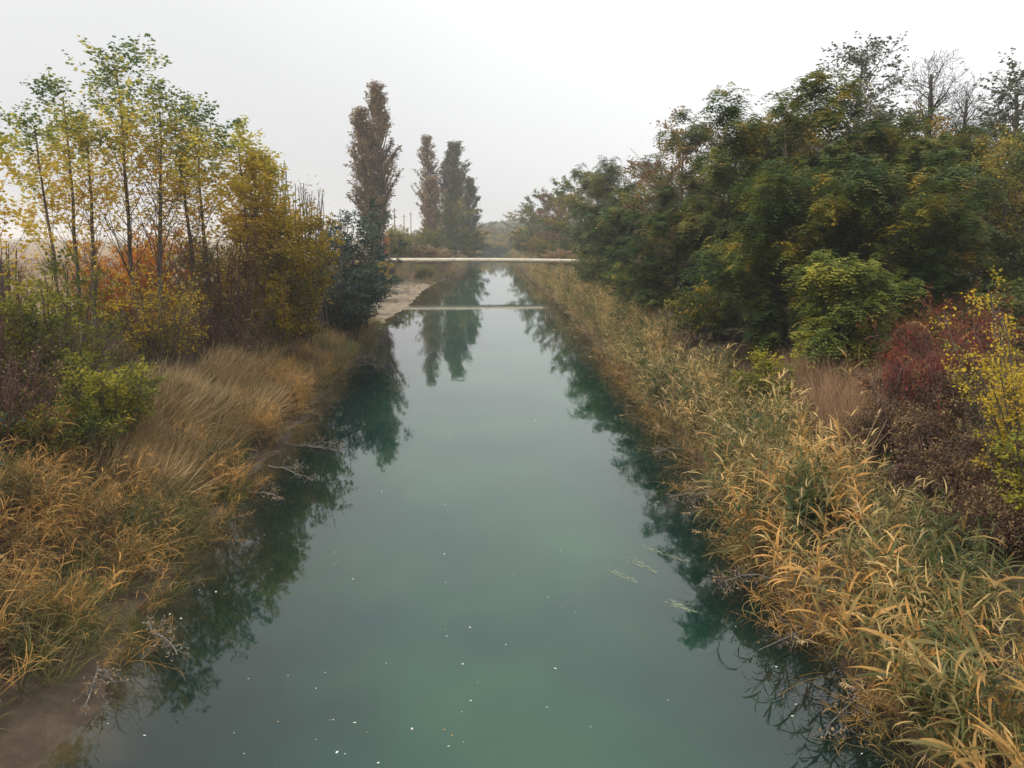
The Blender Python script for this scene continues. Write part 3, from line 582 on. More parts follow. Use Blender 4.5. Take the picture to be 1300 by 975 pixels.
# wooded ridge behind the bend
hxs = np.linspace(-90, 560, 70); hys = np.linspace(650, 900, 16)
HX, HY = np.meshgrid(hxs, hys)
def hill_z(X, Y):
    e = sst((X + 85) / 110) * (0.75 + 0.25 * sst((X - 30) / 300)); c = np.sin(np.clip((Y - 650) / 250, 0, 1) * PI) ** 0.6
    return -1 + 20 * e * c + 1.5 * np.sin(X / 19) * e * c
HZ = hill_z(HX, HY); hn = len(hxs)
ii = np.arange(len(hys) - 1)[:, None] * hn + np.arange(hn - 1)[None]
tag(link('hills', mesh('hills', np.stack([HX, HY, HZ], -1).reshape(-1, 3), np.stack([ii, ii + 1, ii + hn + 1, ii + hn], -1).reshape(-1, 4), mat=solid_mat('hill_scrub', (0.03, 0.04, 0.022), (0.07, 0.07, 0.04), 0.1), smooth=True)), kind='structure')

# ------------------------------------------------------------------ pipe across the canal
pm = solid_mat('cream_pipe_paint', (0.42, 0.36, 0.27), (0.62, 0.56, 0.45), 1.2, 0.6, stretch=(0.6, 3, 3), bump=0.1)
cm = solid_mat('concrete', (0.20, 0.19, 0.17), (0.34, 0.32, 0.29), 4, 0.9)
dm = solid_mat('dark_steel', (0.03, 0.03, 0.03), (0.09, 0.08, 0.07), 5, 0.6)
py = 116.5; xa, xb = -16.8, 15.0; za, zb = 3.50, 3.30
pr = bpy.data.objects.new('pipeline', None); COL.objects.link(pr); pr.location = (xa, py, za)
tag(pr, 'long cream pipe spanning the canal from bank to bank', 'pipe')
t = np.linspace(0, 1, 40); slope = (zb - za)
nS = 6
for k in range(nS):
    tt = np.linspace(k / nS, (k + 1) / nS, 6)
    PLn = np.stack([tt * (xb - xa), np.zeros(6), tt * slope + 0.10 * np.sin(tt * PI)], -1)[None]
    V, Q = tubes(PLn, np.full((1, 6), 0.31), 20)
    link('pipe_section', mesh('pipe_section', V, Q, mat=pm, smooth=True), pr)
    if k:
        c = tt[0]; x = c * (xb - xa); zz = c * slope + 0.10 * math.sin(c * PI)
        xs_ = np.array([-0.14, -0.135, 0.135, 0.14]) + x
        V, Q = tubes(np.stack([xs_, 0 * xs_, 0 * xs_ + zz], -1)[None], np.array([[0.30, 0.345, 0.345, 0.30]]), 20)
        link('pipe_collar', mesh('pipe_collar', V, Q, mat=pm, smooth=True), pr)
def box(x0, x1, y0, y1, z0, z1):
    V = [(x0, y0, z0), (x1, y0, z0), (x1, y1, z0), (x0, y1, z0), (x0, y0, z1), (x1, y0, z1), (x1, y1, z1), (x0, y1, z1)]
    return np.array(V, float), np.array([(0, 3, 2, 1), (4, 5, 6, 7), (0, 1, 5, 4), (1, 2, 6, 5), (2, 3, 7, 6), (3, 0, 4, 7)])
V, Q = tubes(np.array([[[-0.35, 0, 0], [-0.34, 0, 0], [0.05, 0, 0], [0.06, 0, 0]]], float), np.array([[0.001, 0.36, 0.36, 0.30]]), 20)
link('end_cap', mesh('end_cap', V, Q, mat=dm, smooth=True), pr)
for x in (0.9, xb - xa - 1.5):
    parts = [box(x - 0.35, x + 0.35, -0.5, 0.5, -3.2, -0.42 + slope * x / (xb - xa)), box(x - 0.2, x + 0.2, -0.32, 0.32, -0.419 + slope * x / (xb - xa), -0.20 + slope * x / (xb - xa))]
    V, Q = join(parts); link('pipe_support', mesh('pipe_support', V, Q, mat=cm), pr)

# ------------------------------------------------------------------ wooden poles far left
wp = solid_mat('weathered_wood', (0.12, 0.10, 0.08), (0.26, 0.22, 0.18), 5, stretch=(3, 3, 0.5))
def pole(X, Y, top, lb, r0=0.16):
    z0 = float(gz(X, Y)); h = top - z0
    e = bpy.data.objects.new('utility_pole', None); COL.objects.link(e); e.location = (X, Y, z0); tag(e, lb, 'pole', 'wooden poles beyond the left bank')
    zz = np.linspace(-0.3, h, 6); PLn = np.stack([0.1 * zz / h, 0 * zz, zz], -1)[None]
    V, Q = tubes(PLn, np.linspace(r0, r0 * 0.65, 6)[None], 10); link('pole_shaft', mesh('pole_shaft', V, Q, mat=wp, smooth=True), e)
    V, Q = tubes(np.array([[[-0.55, 0, h - 0.5], [0.75, 0, h - 0.5]]]), np.full((1, 2), 0.05), 6); link('cross_arm', mesh('cross_arm', V, Q, mat=wp), e)
pole(-17.9, 125, 12.2, 'wooden pole right beside the tallest Lombardy poplar')
pole(-21.6, 170, 13.0, 'tall wooden pole in the gap left of the far poplar clump')
pole(-25.3, 220, 13.0, 'short distant pole in the middle of the sky gap')
pole(-23.4, 220, 13.6, 'distant pole nearest the far poplar clump')

# ------------------------------------------------------------------ reed and grass tufts
def blades(g, base, d0, L, W, S=5, grav=1.2, curl=0.15):
    """curved tapering blades: n strips"""
    n = len(base); pts = [base]; d = d0; p = base
    for q in range(S - 1):
        d = unit(d + np.array([0, 0, -grav / (S - 1)]) * (0.4 + q * 0.35) + g.normal(0, curl / (S - 1), (n, 3)))
        p = p + d * (L / (S - 1))[:, None]; pts.append(p)
    P = np.stack(pts, 1)
    T = unit(np.gradient(P, axis=1)); sref = unit(np.cross(d0, np.array([0, 0, 1.0])) + 1e-4 + g.normal(0, 0.3, (n, 3)))
    Sd = unit(sref[:, None] - T * np.sum(sref[:, None] * T, -1, keepdims=True))
    prof = np.array([0.5, 1.0, 0.85, 0.5, 0.06]) if S == 5 else np.array([0.7, 1.0, 0.6, 0.08])
    hw = (W[:, None] * prof[None])[:, :, None] * 0.5
    V = np.stack([P - Sd * hw, P + Sd * hw], 2)
    i = (np.arange(n) * S * 2)[:, None] + (np.arange(S - 1) * 2)[None]
    Q = np.stack([i, i + 1, i + 3, i + 2], -1)
    return V.reshape(-1, 3), Q.reshape(-1, 4), S - 1
def reed_plant(seed, nst=1, h=2.2, leafL=0.42, leafW=0.028, spread=0.2, lean=0.12, nl=11, plume=0.3, droopy=1.0, bias=0.5):
    g = np.random.default_rng(seed)
    S = 6; a = g.uniform(0, 2 * PI, nst); r = spread * np.sqrt(g.uniform(0, 1, nst)); hh = h * g.uniform(0.7, 1.08, nst)
    b0 = np.stack([r * np.cos(a), r * np.sin(a), np.zeros(nst)], -1); t = np.linspace(0, 1, S)
    ld = g.normal(0, lean, (nst, 2)) + 0.4 * lean * np.stack([np.cos(a), np.sin(a)], -1)
    P = b0[:, None] + np.concatenate([(ld[:, None] * hh[:, None, None]) * (t ** 1.7)[None, :, None], (t[None] * hh[:, None])[..., None]], -1)
    R = np.full((nst, S), 0.006) * np.linspace(1.2, 0.5, S)[None]
    WV, WQ = tubes(P, R, 3); wt = g.uniform(0.35, 0.6, nst).repeat(len(WQ) // nst)
    Lp, T, i = on_poly(g, P, nl, 0.75, 0.22)
    az = g.uniform(0, 2 * PI, len(Lp)); out_ = np.stack([np.cos(az), np.sin(az), np.zeros(len(Lp))], -1)
    d = unit(T * 0.8 + out_ * g.uniform(0.45, 1.0, (len(Lp), 1)))
    L = leafL * g.uniform(0.55, 1.2, len(Lp)); W = leafW * g.uniform(0.6, 1.15, len(Lp))
    LV, LQ, k = blades(g, Lp, d, L, W, 5, 1.15 * droopy)
    pt = g.normal(bias, 0.2, nst)[i]
    lt = np.clip(pt + g.normal(0, 0.16, len(Lp)), 0, 1).repeat(k)
    parts = [(LV, LQ)]; tin = [lt]
    npl = int(nst * plume + 0.5)
    if npl:
        tip = P[:npl, -1]; td = unit(P[:npl, -1] - P[:npl, -2])
        idx = np.repeat(np.arange(npl), 16); u = np.tile(np.linspace(0, 0.2, 16), npl)
        pp = tip[idx] + td[idx] * u[:, None]; dd_ = unit(td[idx] + g.normal(0, 0.5, (len(idx), 3)))
        V, Q, k = blades(g, pp, dd_, g.uniform(0.06, 0.15, len(idx)), np.full(len(idx), 0.012), 4, 0.6)
        parts.append((V, Q)); tin.append(np.full(len(Q), 0.62))
    LV, LQ = join(parts)
    return (WV, WQ, wt), (LV, LQ, np.concatenate(tin))
def tuft_mesh(name, mat, **k):
    (WV, WQ, wt), (LV, LQ, lt) = reed_plant(**k)
    V, Q = join([(WV, WQ), (LV, LQ)])
    return mesh(name, V, Q, np.concatenate([wt, lt]), mat)
def grass_mesh(name, mat, seed, n=40, L=0.9, W=0.010, spread=0.16, open_=0.5, grav=0.9, bias=0.55):
    g = np.random.default_rng(seed)
    a = g.uniform(0, 2 * PI, n); r = spread * np.sqrt(g.uniform(0, 1, n))
    b0 = np.stack([r * np.cos(a), r * np.sin(a), np.zeros(n)], -1)
    a2 = a + g.normal(0, 0.8, n); d = unit(np.stack([np.cos(a2) * open_ * g.uniform(0.1, 1, n), np.sin(a2) * open_ * g.uniform(0.1, 1, n), np.ones(n)], -1))
    V, Q, k = blades(g, b0, d, L * g.uniform(0.5, 1.15, n), W * g.uniform(0.7, 1.3, n), 5, grav)
    return mesh(name, V, Q, np.clip(g.normal(bias, 0.22, n), 0, 1).repeat(k), mat)

def euler_of(spin, lx, ly):
    """spin about z, then tilt so that the up axis leans by (lx, ly)"""
    n = len(spin); c, s = np.cos(spin), np.sin(spin)
    Rz = np.zeros((n, 3, 3)); Rz[:, 0, 0] = c; Rz[:, 0, 1] = -s; Rz[:, 1, 0] = s; Rz[:, 1, 1] = c; Rz[:, 2, 2] = 1
    up = unit(np.stack([lx, ly, np.ones(n)], -1)); z = np.array([0, 0, 1.0])
    v = np.cross(np.broadcast_to(z, up.shape), up); cc = up[:, 2]
    K = np.zeros((n, 3, 3)); K[:, 0, 1] = -v[:, 2]; K[:, 0, 2] = v[:, 1]; K[:, 1, 0] = v[:, 2]; K[:, 1, 2] = -v[:, 0]; K[:, 2, 0] = -v[:, 1]; K[:, 2, 1] = v[:, 0]
    M = (np.eye(3)[None] + K + K @ K / (1 + cc)[:, None, None]) @ Rz
    return np.stack([np.arctan2(M[:, 2, 1], M[:, 2, 2]), -np.arcsin(np.clip(M[:, 2, 0], -1, 1)), np.arctan2(M[:, 1, 0], M[:, 0, 0])], -1)

def scatter(name, P, E, S, variants, label, cat):
    n = len(P); me = bpy.data.meshes.new(name); me.vertices.add(n); me.vertices.foreach_set('co', P.astype(np.float32).ravel())
    a = me.attributes.new('rot', 'FLOAT_VECTOR', 'POINT'); a.data.foreach_set('vector', E.astype(np.float32).ravel())
    a = me.attributes.new('scl', 'FLOAT', 'POINT'); a.data.foreach_set('value', S.astype(np.float32))
    a = me.attributes.new('idx', 'INT', 'POINT'); a.data.foreach_set('value', rng.integers(0, len(variants), n).astype(np.int32))
    o = link(name, me); tag(o, label, cat, kind='stuff')
    col = bpy.data.collections.new(name + '_variants')
    for i, v in enumerate(variants):
        col.objects.link(bpy.data.objects.new(name + '_tuft', v))
    ng = bpy.data.node_groups.new(name + '_nodes', 'GeometryNodeTree')
    ng.interface.new_socket('Geometry', in_out='INPUT', socket_type='NodeSocketGeometry'); ng.interface.new_socket('Geometry', in_out='OUTPUT', socket_type='NodeSocketGeometry')
    A = ng.nodes.new; gi = A('NodeGroupInput'); go = A('NodeGroupOutput'); ip = A('GeometryNodeInstanceOnPoints'); ci = A('GeometryNodeCollectionInfo')
    ci.inputs['Collection'].default_value = col; ci.inputs['Separate Children'].default_value = True; ci.inputs['Reset Children'].default_value = True
    mp = A('GeometryNodeMeshToPoints')
    def na(nm, ty):
        q = A('GeometryNodeInputNamedAttribute'); q.data_type = ty; q.inputs['Name'].default_value = nm
        return [s for s in q.outputs if s.enabled and s.name == 'Attribute'][0]
    er = A('FunctionNodeEulerToRotation')
    l = ng.links.new
    l(gi.outputs[0], mp.inputs['Mesh']); l(mp.outputs[0], ip.inputs['Points']); l(ci.outputs[0], ip.inputs['Instance']); ip.inputs['Pick Instance'].default_value = True
    l(na('idx', 'INT'), ip.inputs['Instance Index']); l(na('rot', 'FLOAT_VECTOR'), er.inputs[0]); l(er.outputs[0], ip.inputs['Rotation']); l(na('scl', 'FLOAT'), ip.inputs['Scale'])
    l(ip.outputs[0], go.inputs[0])
    md = o.modifiers.new('scatter', 'NODES'); md.node_group = ng
    return o
def pts(n, y0, y1, side, d0, d1, g=rng, ypow=1.0):
    """points at distance d0..d1 outside the water edge on a side"""
    Y = y0 + (y1 - y0) * g.uniform(0, 1, n) ** ypow; d = g.uniform(d0, d1, n)
    X = xl(Y) - d if side < 0 else xr(Y) + d
    return X, Y, d
def put(name, X, Y, lx, ly, s0, s1, variants, label, cat, dz=-0.03):
    n = len(X); P = np.stack([X, Y, gz(X, Y) + dz], -1)
    E = euler_of(rng.uniform(0, 2 * PI, n), lx, ly)
    return scatter(name, P, E, rng.uniform(s0, s1, n), variants, label, cat)
RV = [tuft_mesh('reed_tuft', LM['reed'], seed=100 + i, nst=5, h=1.85, nl=10, spread=0.28, bias=0.22 + 0.11 * (i % 4), plume=0.25) for i in range(10)] + [tuft_mesh('dead_reed_tuft', LM['straw'], seed=120 + i, nst=9, h=1.6, nl=3, leafL=0.3, leafW=0.016, spread=0.35, bias=0.3, plume=0.25, lean=0.55) for i in range(3)]
RO = [tuft_mesh('reed_tuft', LM['reedo'], seed=130 + i, nst=5, h=1.25, nl=10, leafL=0.36, leafW=0.014, spread=0.25, bias=0.08 + 0.13 * (i % 4), plume=0.0, lean=0.3) for i in range(8)] + [tuft_mesh('dead_reed_tuft', LM['brown'], seed=150 + i, nst=10, h=0.9, nl=4, leafL=0.3, leafW=0.014, spread=0.35, bias=0.8, plume=0, lean=0.7) for i in range(3)]
GS_ = [grass_mesh('grass_tuft', LM['straw'], 160 + i, 40, 1.15, 0.015, 0.2, 0.4, 0.7, 0.30 + 0.08 * (i % 4)) for i in range(6)]
GP_ = [grass_mesh('grass_tuft', LM['pink'], 170 + i, 46, 1.15, 0.010, 0.2, 0.45, 0.6) for i in range(4)]
GG = [grass_mesh('grass_tuft', LM['sedge'], 180 + i, 42, 0.75, 0.012, 0.2, 0.7, 1.1) for i in range(5)]
GB = [grass_mesh('dead_tuft', LM['brown'], 190 + i, 40, 0.9, 0.010, 0.3, 0.8, 1.0) for i in range(4)]
n_ = lambda X, s=0.12: rng.normal(0, s, len(X))
def clump(X, Y, k=1.0, ph=0.0):
    v = np.sin(X * 1.9 * k + 1.3 * np.sin(Y * 0.8 * k + ph)) + np.sin(Y * 1.5 * k + 1.7 * np.sin(X * 1.1 * k + ph)) + 0.6 * np.sin((X + Y) * 3.1 * k + ph)
    return v / 2.6
def thin(X, Y, d, a=0.5, k=1.0, ph=0.0):
    keep = rng.uniform(size=len(X)) < np.clip(a + 0.75 * clump(X, Y, k, ph), 0.06, 1)
    return X[keep], Y[keep], d[keep]
def put(name, X, Y, lx, ly, s0, s1, variants, label, cat, dz=-0.03, ph=0.0):
    n = len(X); P = np.stack([X, Y, gz(X, Y) + dz], -1)
    E = euler_of(rng.uniform(0, 2 * PI, n), lx, ly)
    return scatter(name, P, E, rng.uniform(s0, s1, n) * (1 + 0.22 * clump(X, Y, 0.8, 2.0 + ph)), variants, label, cat)
# right reed belt
def belt(n, y0, y1, d0, d1, yp=1.0, a=0.7):
    X, Y, d = pts(n, y0, y1, 1, d0, d1, ypow=yp)
    X, Y, d = thin(X, Y, d, a - 0.12)
    m = (d > 0.45 * (1 + np.sin(Y * 0.9) * np.sin(Y * 0.37))) & (d < d1 - 0.5 * (1 + np.sin(Y * 0.7 + 1)) * rng.uniform(0.3, 1, len(Y)))
    X, Y, d = X[m], Y[m], d[m]
    k = np.clip(1 - d / 1.4, 0, 1)
    return X, Y, d, -0.8 * k
X, Y, d, lx = belt(1700, 5, 40, -0.2, 2.6, 0.85)
put('reed_bed', X, Y, lx + n_(X, .2), n_(X, .22), 0.72, 1.2, RV, 'dense bed of golden and green reeds along the near right bank', 'reeds')
X, Y, d = pts(850, 6, 45, 1, -0.4, 1.1); X, Y, d = thin(X, Y, d, 0.5, 0.8)
put('shore_sedge', X, Y, -1.0 + n_(X, .25), n_(X, .4), 0.5, 0.9, RO, 'limp sedge and stems hanging into the water on the right bank', 'reeds')
X, Y, d, lx = belt(3200, 40, 130, 0.0, 3.8)
put('reed_bed', X, Y, lx + n_(X), n_(X, .15), 0.6, 1.15, RV, 'reed bed running along the right bank towards the pipe', 'reeds')
X, Y, d, lx = belt(1600, 130, 300, 0.0, 5)
put('reed_bed', X, Y, lx + n_(X), n_(X), 0.9, 1.5, RV, 'far reeds on the right bank beyond the pipe', 'reeds')
# brown grass slope behind the reeds, right
X, Y, d = pts(2400, 10, 34, 1, 2.8, 14)
put('brown_grass', X, Y, n_(X, .25), n_(X, .25), 0.5, 1.1, GB, 'dead brown grass on the slope under the wood', 'grass')
X, Y, d = pts(90, 10, 22, 1, 2.8, 8)
put('stray_reeds', X, Y, n_(X, .3), n_(X, .3), 0.4, 0.75, RV, 'stray reed tufts among the dark brambles', 'reeds')
X, Y, d = pts(800, 18.5, 28, 1, 3.4, 11)
put('straw_grass', X, Y, n_(X, .2), n_(X, .2), 0.9, 1.6, GP_, 'tall pinkish straw grass around the crimson shrub', 'grass')
# left belt
X, Y, d = pts(1300, 9.5, 21, -1, 0.7, 4.6); X, Y, d = thin(X, Y, d, 0.34, 0.9, 1)
m = (Y > 12.5) | (d > 1.7); X, Y, d = X[m], Y[m], d[m]
put('orange_sedge', X, Y, 0.45 + n_(X, .25), n_(X, .3), 0.6, 1.15, RO, 'orange brown sedge and reeds on the near left bank', 'reeds')
X, Y, d = pts(900, 21, 40, -1, 0.5, 2.4); X, Y, d = thin(X, Y, d, 0.55, 0.9, 1)
put('orange_sedge', X, Y, 0.5 + n_(X, .25), n_(X, .25), 0.6, 1.1, RO, 'orange brown sedge by the water past the pale grass', 'reeds')
X, Y, d = pts(1300, 18.5, 33, -1, 1.4, 4.4); X, Y, d = thin(X, Y, d, 0.5, 0.9, 3)
put('straw_grass', X, Y, 0.75 + n_(X, .18), 0.45 + n_(X, .18), 0.85, 1.4, GS_, 'pale straw grass leaning towards the water on the left bank', 'grass')
X, Y, d = pts(900, 11, 30, -1, 0.8, 5.2); X, Y, d = thin(X, Y, d, 0.4, 0.8, 5)
put('green_grass', X, Y, 0.4 + n_(X, .25), n_(X, .25), 0.7, 1.3, GG, 'green grass patches inside the near left sedge', 'grass')
X, Y, d = pts(1200, 11, 25, -1, 3.6, 8.5); X, Y, d = thin(X, Y, d, 0.7)
put('green_grass', X, Y, 0.2 + n_(X, .2), n_(X, .2), 0.7, 1.3, GG, 'green grass between sedge and bushes on the left bank', 'grass')
X, Y, d = pts(1100, 32, 62, -1, 0.3, 4.5); X, Y, d = thin(X, Y, d, 0.75)
put('green_grass', X, Y, 0.3 + n_(X, .2), n_(X, .2), 0.8, 1.4, GG + GS_[:2], 'mixed green and straw grass before the dark willow', 'grass')
X, Y, d = pts(520, 11.5, 22, -1, -0.2, 1.5); X, Y, d = thin(X, Y, d, 0.45, 1.1, 2)
put('green_grass', X, Y, 0.7 + n_(X, .3), n_(X, .4), 0.4, 0.85, GG + RO[:3], 'short grass hanging over the water at lower left', 'grass')
X, Y, d = pts(80, 8.5, 11.5, -1, 1.2, 2.4); X, Y, d = thin(X, Y, d, 0.3, 1.4, 2)
put('green_grass', X, Y, 0.5 + n_(X, .3), n_(X, .3), 0.35, 0.7, GG, 'short grass tufts on the lower left mud', 'grass')
X, Y, d = pts(2400, 12, 60, -1, 6, 16)
put('brown_grass', X, Y, n_(X, .2), n_(X, .2), 0.6, 1.2, GB + GG[:1], 'dead grass and litter under the left-bank trees', 'grass')
X, Y, d = pts(2200, 30, 160, -1, 14, 90)
put('field_grass', X, Y, n_(X, .2), n_(X, .2), 0.8, 1.4, GB + GP_[:2], 'rough dry grass on the field behind the left bank', 'grass')
X, Y, d = pts(900, 62, 118, -1, 4.5, 10)
put('bank_grass', X, Y, 0.2 + n_(X, .2), n_(X, .2), 0.8, 1.6, GG + GS_[:2], 'scrubby grass on the left bank above the sandy shore', 'grass')
X, Y, d = pts(160, 62, 116, -1, 0.3, 4.5); X, Y, d = thin(X, Y, d, 0.35, 0.4)
put('bank_grass', X, Y, 0.2 + n_(X, .2), n_(X, .2), 0.5, 1.0, GG + GB, 'sparse tufts on the sandy shore', 'grass')
X, Y, d = pts(2800, 114, 420, -1, 0.1, 11)
put('bank_grass', X, Y, 0.2 + n_(X, .2), n_(X, .2), 1.0, 1.9, GG + GP_[:2], 'scrubby grass on the far left bank beyond the pipe', 'grass')
# canopy of the wooded ridge
ridge_crown = CACHE['bA'][1].copy(); ridge_crown.materials.clear(); ridge_crown.materials.append(LM['robinia2'])
n = 1300; X = rng.uniform(-75, 300, n); Y = rng.uniform(655, 790, n)
P = np.stack([X, Y, hill_z(X, Y) - 2], -1)
scatter('far_wood', P, euler_of(rng.uniform(0, 6.28, n), 0 * X, 0 * X), rng.uniform(0.45, 0.8, n), [ridge_crown], 'far-off wood on the hazy ridge', 'wood')

# ------------------------------------------------------------------ single reeds standing out in front
rp_ = []
for i in range(7):
    (WV, WQ, wt), (LV, LQ, lt) = reed_plant(seed=300 + i, nst=1, h=1.95, leafL=0.62, leafW=0.05, spread=0, lean=0.16, nl=15, plume=(i % 3 == 0), bias=0.68, droopy=1.1)
    rp_.append((mesh('stem', WV, WQ, wt, LM['reedo']), mesh('foliage', LV, LQ, lt, LM['reedo'])))
def reed_individual(X, Y, lx, ly, s, lb, grp, k):
    e = bpy.data.objects.new('reed_plant', None); COL.objects.link(e); e.location = (X, Y, float(gz(X, Y)) - 0.03)
    e.rotation_euler = euler_of(np.array([random.uniform(0, 6.28)]), np.array([lx]), np.array([ly]))[0]; e.scale = (s, s, s)
    tag(e, lb, 'reed', grp); link('stem', rp_[k][0], e); link('foliage', rp_[k][1], e)
RP = ['tall golden leaved reed among the lowest reeds at the right photo corner', 'tall golden leaved reed in the right reed bed level with the leaning yellow shrub', 'tall golden leaved reed in the right reed bed below the crimson shrub']
for i in range(120):
    Y = random.uniform(7.0, 19); d = random.uniform(0.0, 2.1); X = float(xr(Y)) + d
    reed_individual(X, Y, random.gauss(-0.35 if d < 1.5 else -0.1, 0.2), random.gauss(-0.1, 0.2), random.uniform(0.85, 1.15), RP[0 if Y < 10.5 else 1 if Y < 14 else 2], 'golden reeds of the right bank', i % 7)
for i in range(32):
    Y = random.uniform(10, 22); d = random.uniform(0.6, 4.5); X = float(xl(Y)) - d
    reed_individual(X, Y, random.gauss(0.45, 0.2), random.gauss(0, 0.25), random.uniform(0.45, 0.7), 'short orange leaved reed leaning out of the left bank sedge', 'orange reeds of the left bank', i % 7)

for i, (X, Y) in enumerate([(13.4, 21.6), (13.9, 22.4), (12.7, 22.6), (14.6, 23.0), (11.0, 22.8)]):
    reed_individual(X, Y, random.gauss(0, 0.1), 0.0, random.uniform(1.3, 1.6), 'tall dry reed standing up behind the crimson shrub', 'dry reeds behind the crimson shrub', i)

# ------------------------------------------------------------------ dead brambles and branches at the water
def dead_branch(name, X, Y, az, L, lb, seed, up_=0.1, leaf=False, z=0.12):
    g = np.random.default_rng(seed)
    S = 7; t = np.linspace(0, 1, S)
    P = np.stack([math.cos(az) * L * t, math.sin(az) * L * t, up_ * L * np.sin(t * PI * 0.8) + g.normal(0, 0.02, S)], -1)[None]
    P[0, :, :2] += np.cumsum(g.normal(0, 0.02 * L, (S, 2)), 0) * (t[:, None] > 0)
    R = np.linspace(0.022, 0.006, S)[None]
    P1, R1, _, p1 = grow(g, P, R, 14, 0.15, 0.97, 42, lambda t, _: 0.42 * L * (1.1 - t), 5, 0.18, 0.0, 0.6)
    P2, R2, _, p2 = grow(g, P1, R1, 4, 0.2, 0.97, 40, lambda t, _: 0.13 * L, 4, 0.2, 0.0, 0.6)
    R1 = np.maximum(R1, 0.005); R2 = np.maximum(R2, 0.004)
    V, Q = join([tubes(P, R, 5), tubes(P1, R1, 3), tubes(P2, R2, 3)])
    e = bpy.data.objects.new(name, None); COL.objects.link(e); e.location = (X, Y, z); tag(e, lb, 'branch', 'dead branches at the water edge')
    link('twigs', mesh('twigs', V, Q, mat=bark_grey, smooth=True), e)
    if leaf:
        Lp, T, i = on_poly(g, P2, 2, 0.7, 0.3); n = len(Lp); dd_ = rand_dir(g, n); ln = g.uniform(0.03, 0.06, n)
        LV, LQ = leaves(Lp, dd_, perp(dd_, g), ln, ln * 0.8)
        link('dry_leaves', mesh('dry_leaves', LV, LQ, g.uniform(0.3, 1, n), LM['tan']), e)
dead_branch('dead_branch', -8.0, 41, 0.1, 1.9, 'dead branch reaching over the water at the bend of the left bank', 1, 0.05)
dead_branch('dead_branch', -7.9, 43, -0.3, 1.4, 'smaller dead branch behind the one over the water on the left', 2, 0.2)
dead_branch('dead_branch', -7.2, 25.5, -0.4, 2.2, 'twiggy branch with pale dry leaves lying on the water mid left', 3, 0.02, True, 0.05)
dead_branch('dead_branch', -7.0, 23.0, -0.7, 1.9, 'second leafy dead branch nearer the camera mid left', 4, 0.02, True, 0.05)
dead_branch('dead_branch', -6.9, 20.6, -0.5, 1.4, 'small leafy twig at the water edge below the left sedge', 5, 0.02, True, 0.05)
dead_branch('dead_branch', -6.4, 13.0, -0.9, 1.5, 'drooping twig with white leaf tips at lower left shore', 6, 0.1, True, 0.1)
dead_branch('dead_branch', -6.5, 11.6, -1.2, 1.2, 'short twig hanging to the water beside the lower left mud', 7, 0.1, True, 0.1)
dead_branch('dead_branch', 6.0, 12.6, 3.6, 2.0, 'grey bramble sprawling into the water below the right reeds', 8, 0.06, True, 0.1)
dead_branch('dead_branch', 6.1, 14.4, 3.3, 2.1, 'bramble with pale seed heads over the water right of centre', 9, 0.12, True, 0.15)
dead_branch('dead_branch', 5.9, 11.0, 4.0, 1.8, 'nearest grey bramble trailing on the water at lower right', 10, 0.05, True, 0.05)
dead_branch('dead_branch', 6.3, 19.0, 3.2, 1.8, 'thin dead branch poking from the reeds over the dark reflection', 11, 0.12, True, 0.2)
dead_branch('dead_branch', 6.6, 24.0, 3.2, 1.6, 'dead branch low on the right bank under the tree reflection', 12, 0.1, True, 0.1)
# bramble thickets on the dark right slope
for i, (X, Y, h, w_, lb) in enumerate([
    (9.6, 15.0, 1.5, 2.2, 'dark bramble thicket below the crimson shrub'), (11.2, 15.8, 1.6, 2.6, 'dark bramble thicket left of the yellow shrub'),
    (10.2, 18.2, 1.4, 2.4, 'brown bramble tangle above the reeds right of the light green shrub'), (9.2, 13.0, 1.3, 1.9, 'lowest dark bramble thicket beside the reeds'),
    (11.6, 19.5, 1.8, 3.0, 'reddish bramble mound behind the crimson shrub'), (13.0, 16.5, 1.8, 3.2, 'dark brown bramble mound at the right photo edge')]):
    tree('bramble_thicket', lb, 'bramble', X, Y, h, w_, 'arch', 'brown', 81, 'bramble thickets on the right slope', 1.6, 0.09, bark_red, reuse='bramble', rz=i * 1.1, parts=('stems', 'foliage'))

# ------------------------------------------------------------------ leaves floating on the water
g = np.random.default_rng(5)
fl = []
for k in range(4):
    m = 7; a = np.linspace(0, 2 * PI, m + 1)[:-1]; r = 0.5 * (1 + 0.25 * g.normal(size=m)) * (1 + 0.25 * np.cos(2 * a))
    top = np.stack([r * np.cos(a), r * np.sin(a), 0.04 + 0.03 * g.normal(size=m)], -1); me = bpy.data.meshes.new('floating_leaf')
    bot = top.copy(); bot[:, 2] -= 0.04
    fc = [list(range(m)), list(range(2 * m - 1, m - 1, -1))] + [(i, m + i, m + (i + 1) % m, (i + 1) % m) for i in range(m)]
    fc[2:] = [tuple(reversed(q)) for q in fc[2:]]
    me.from_pydata(np.concatenate([top, bot]).tolist(), [], fc); fl.append(me)
pale = solid_mat('pale_dead_leaf', (0.42, 0.42, 0.34), (0.72, 0.72, 0.64), 12, 0.6)
tanl = solid_mat('tan_dead_leaf', (0.20, 0.14, 0.05), (0.42, 0.31, 0.14), 12, 0.6)
for k, q in enumerate(fl): q.materials.append(tanl if k == 3 else pale)
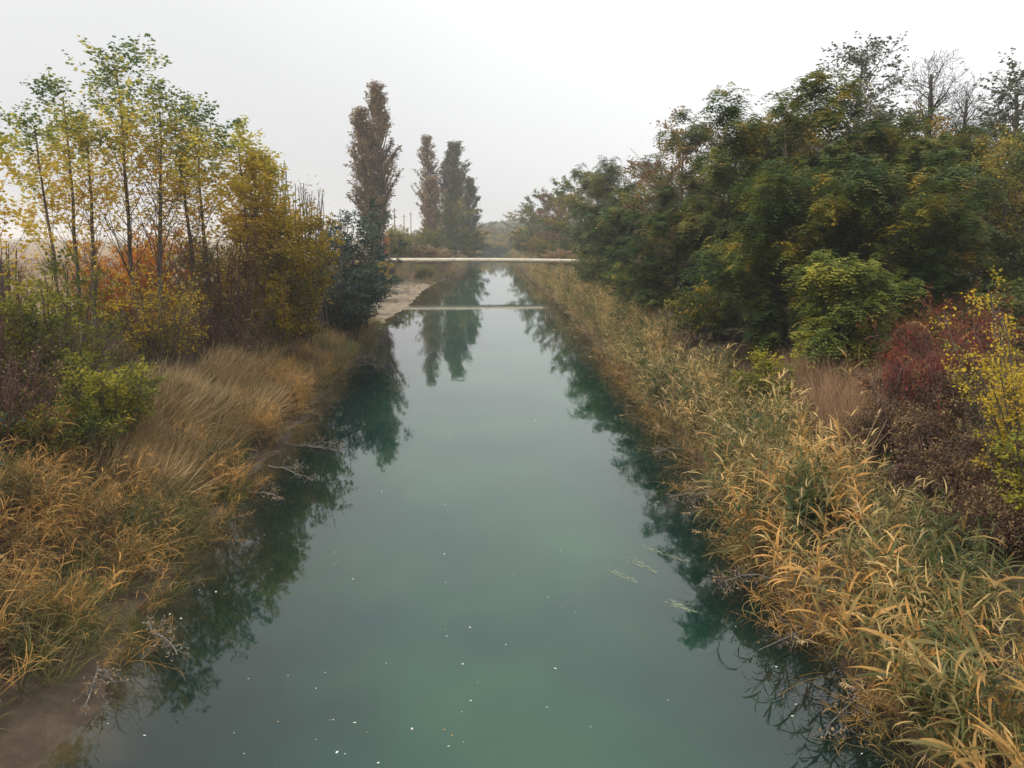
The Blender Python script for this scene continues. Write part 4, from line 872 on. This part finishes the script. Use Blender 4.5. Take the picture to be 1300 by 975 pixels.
for i in range(295):
    Y = 7.6 + 30 * g.uniform() ** 1.9; X = g.uniform(float(xl(Y)) + 1.0, float(xr(Y)) - 0.3)
    if i % 3 == 0: X = float(xl(Y)) + abs(g.normal(0, 0.6)) + 0.1
    if i % 7 == 1: X = float(xr(Y)) - abs(g.normal(0, 0.5)) - 0.1
    if i % 4 == 0 and i > 4: X, Y = px_ + g.normal(0, 0.3), abs(py_ + g.normal(0, 0.5))
    px_, py_ = X, Y
    s = 0.016 + 0.036 * g.uniform() ** 2
    o = link('floating_leaf', fl[i % 4], None, (X, Y, 0.004), g.uniform(0, 6.28), (s, s * g.uniform(0.6, 1), s))
    tag(o, 'tiny yellowish tan leaf floating on the green water' if i % 4 == 3 else 'tiny whitish leaf floating on the green water', 'leaf', 'pale leaves floating on the water')
# trailing water weed under the surface film, right and left
wd = leaf_mat('water_weed', [(0, (0.20, 0.24, 0.17)), (1, (0.38, 0.40, 0.30))], 0.1)
for i, (X, Y, az, L, lb) in enumerate([(2.95, 14.6, 2.2, 0.8, 'pale trailing water weed, leftmost of the patches right of centre'), (3.5, 15.0, 2.1, 0.9, 'pale water weed in the middle of the patches right of centre'),
    (4.3, 15.6, 2.35, 1.3, 'long pale water weed nearest the dark tree reflection'), (3.9, 13.3, 2.4, 0.6, 'faint water weed closest to the camera right of centre')]):
    gg = np.random.default_rng(40 + i); n = 70
    a = az + gg.normal(0, 0.10, n); u = gg.uniform(0, 1, n) ** 0.8
    b0 = np.stack([np.cos(az) * L * u + gg.normal(0, 0.05, n) * (0.5 + u), np.sin(az) * L * u + gg.normal(0, 0.05, n) * (0.5 + u), 0.005 + gg.uniform(0, 0.004, n)], -1)
    d = np.stack([np.cos(a), np.sin(a), np.zeros(n)], -1); sd2 = np.stack([-np.sin(a), np.cos(a), np.zeros(n)], -1)
    V, Q = leaves(b0, d, sd2, gg.uniform(0.06, 0.2, n), gg.uniform(0.006, 0.014, n), 0.05)
    o = link('water_weed', mesh('water_weed', V, Q, gg.uniform(0, 1, n), wd), None, (X, Y, 0)); tag(o, lb, 'water weed', 'strands of pale water weed')
print('tris unique', sum(len(m.polygons) * 2 for m in bpy.data.meshes))
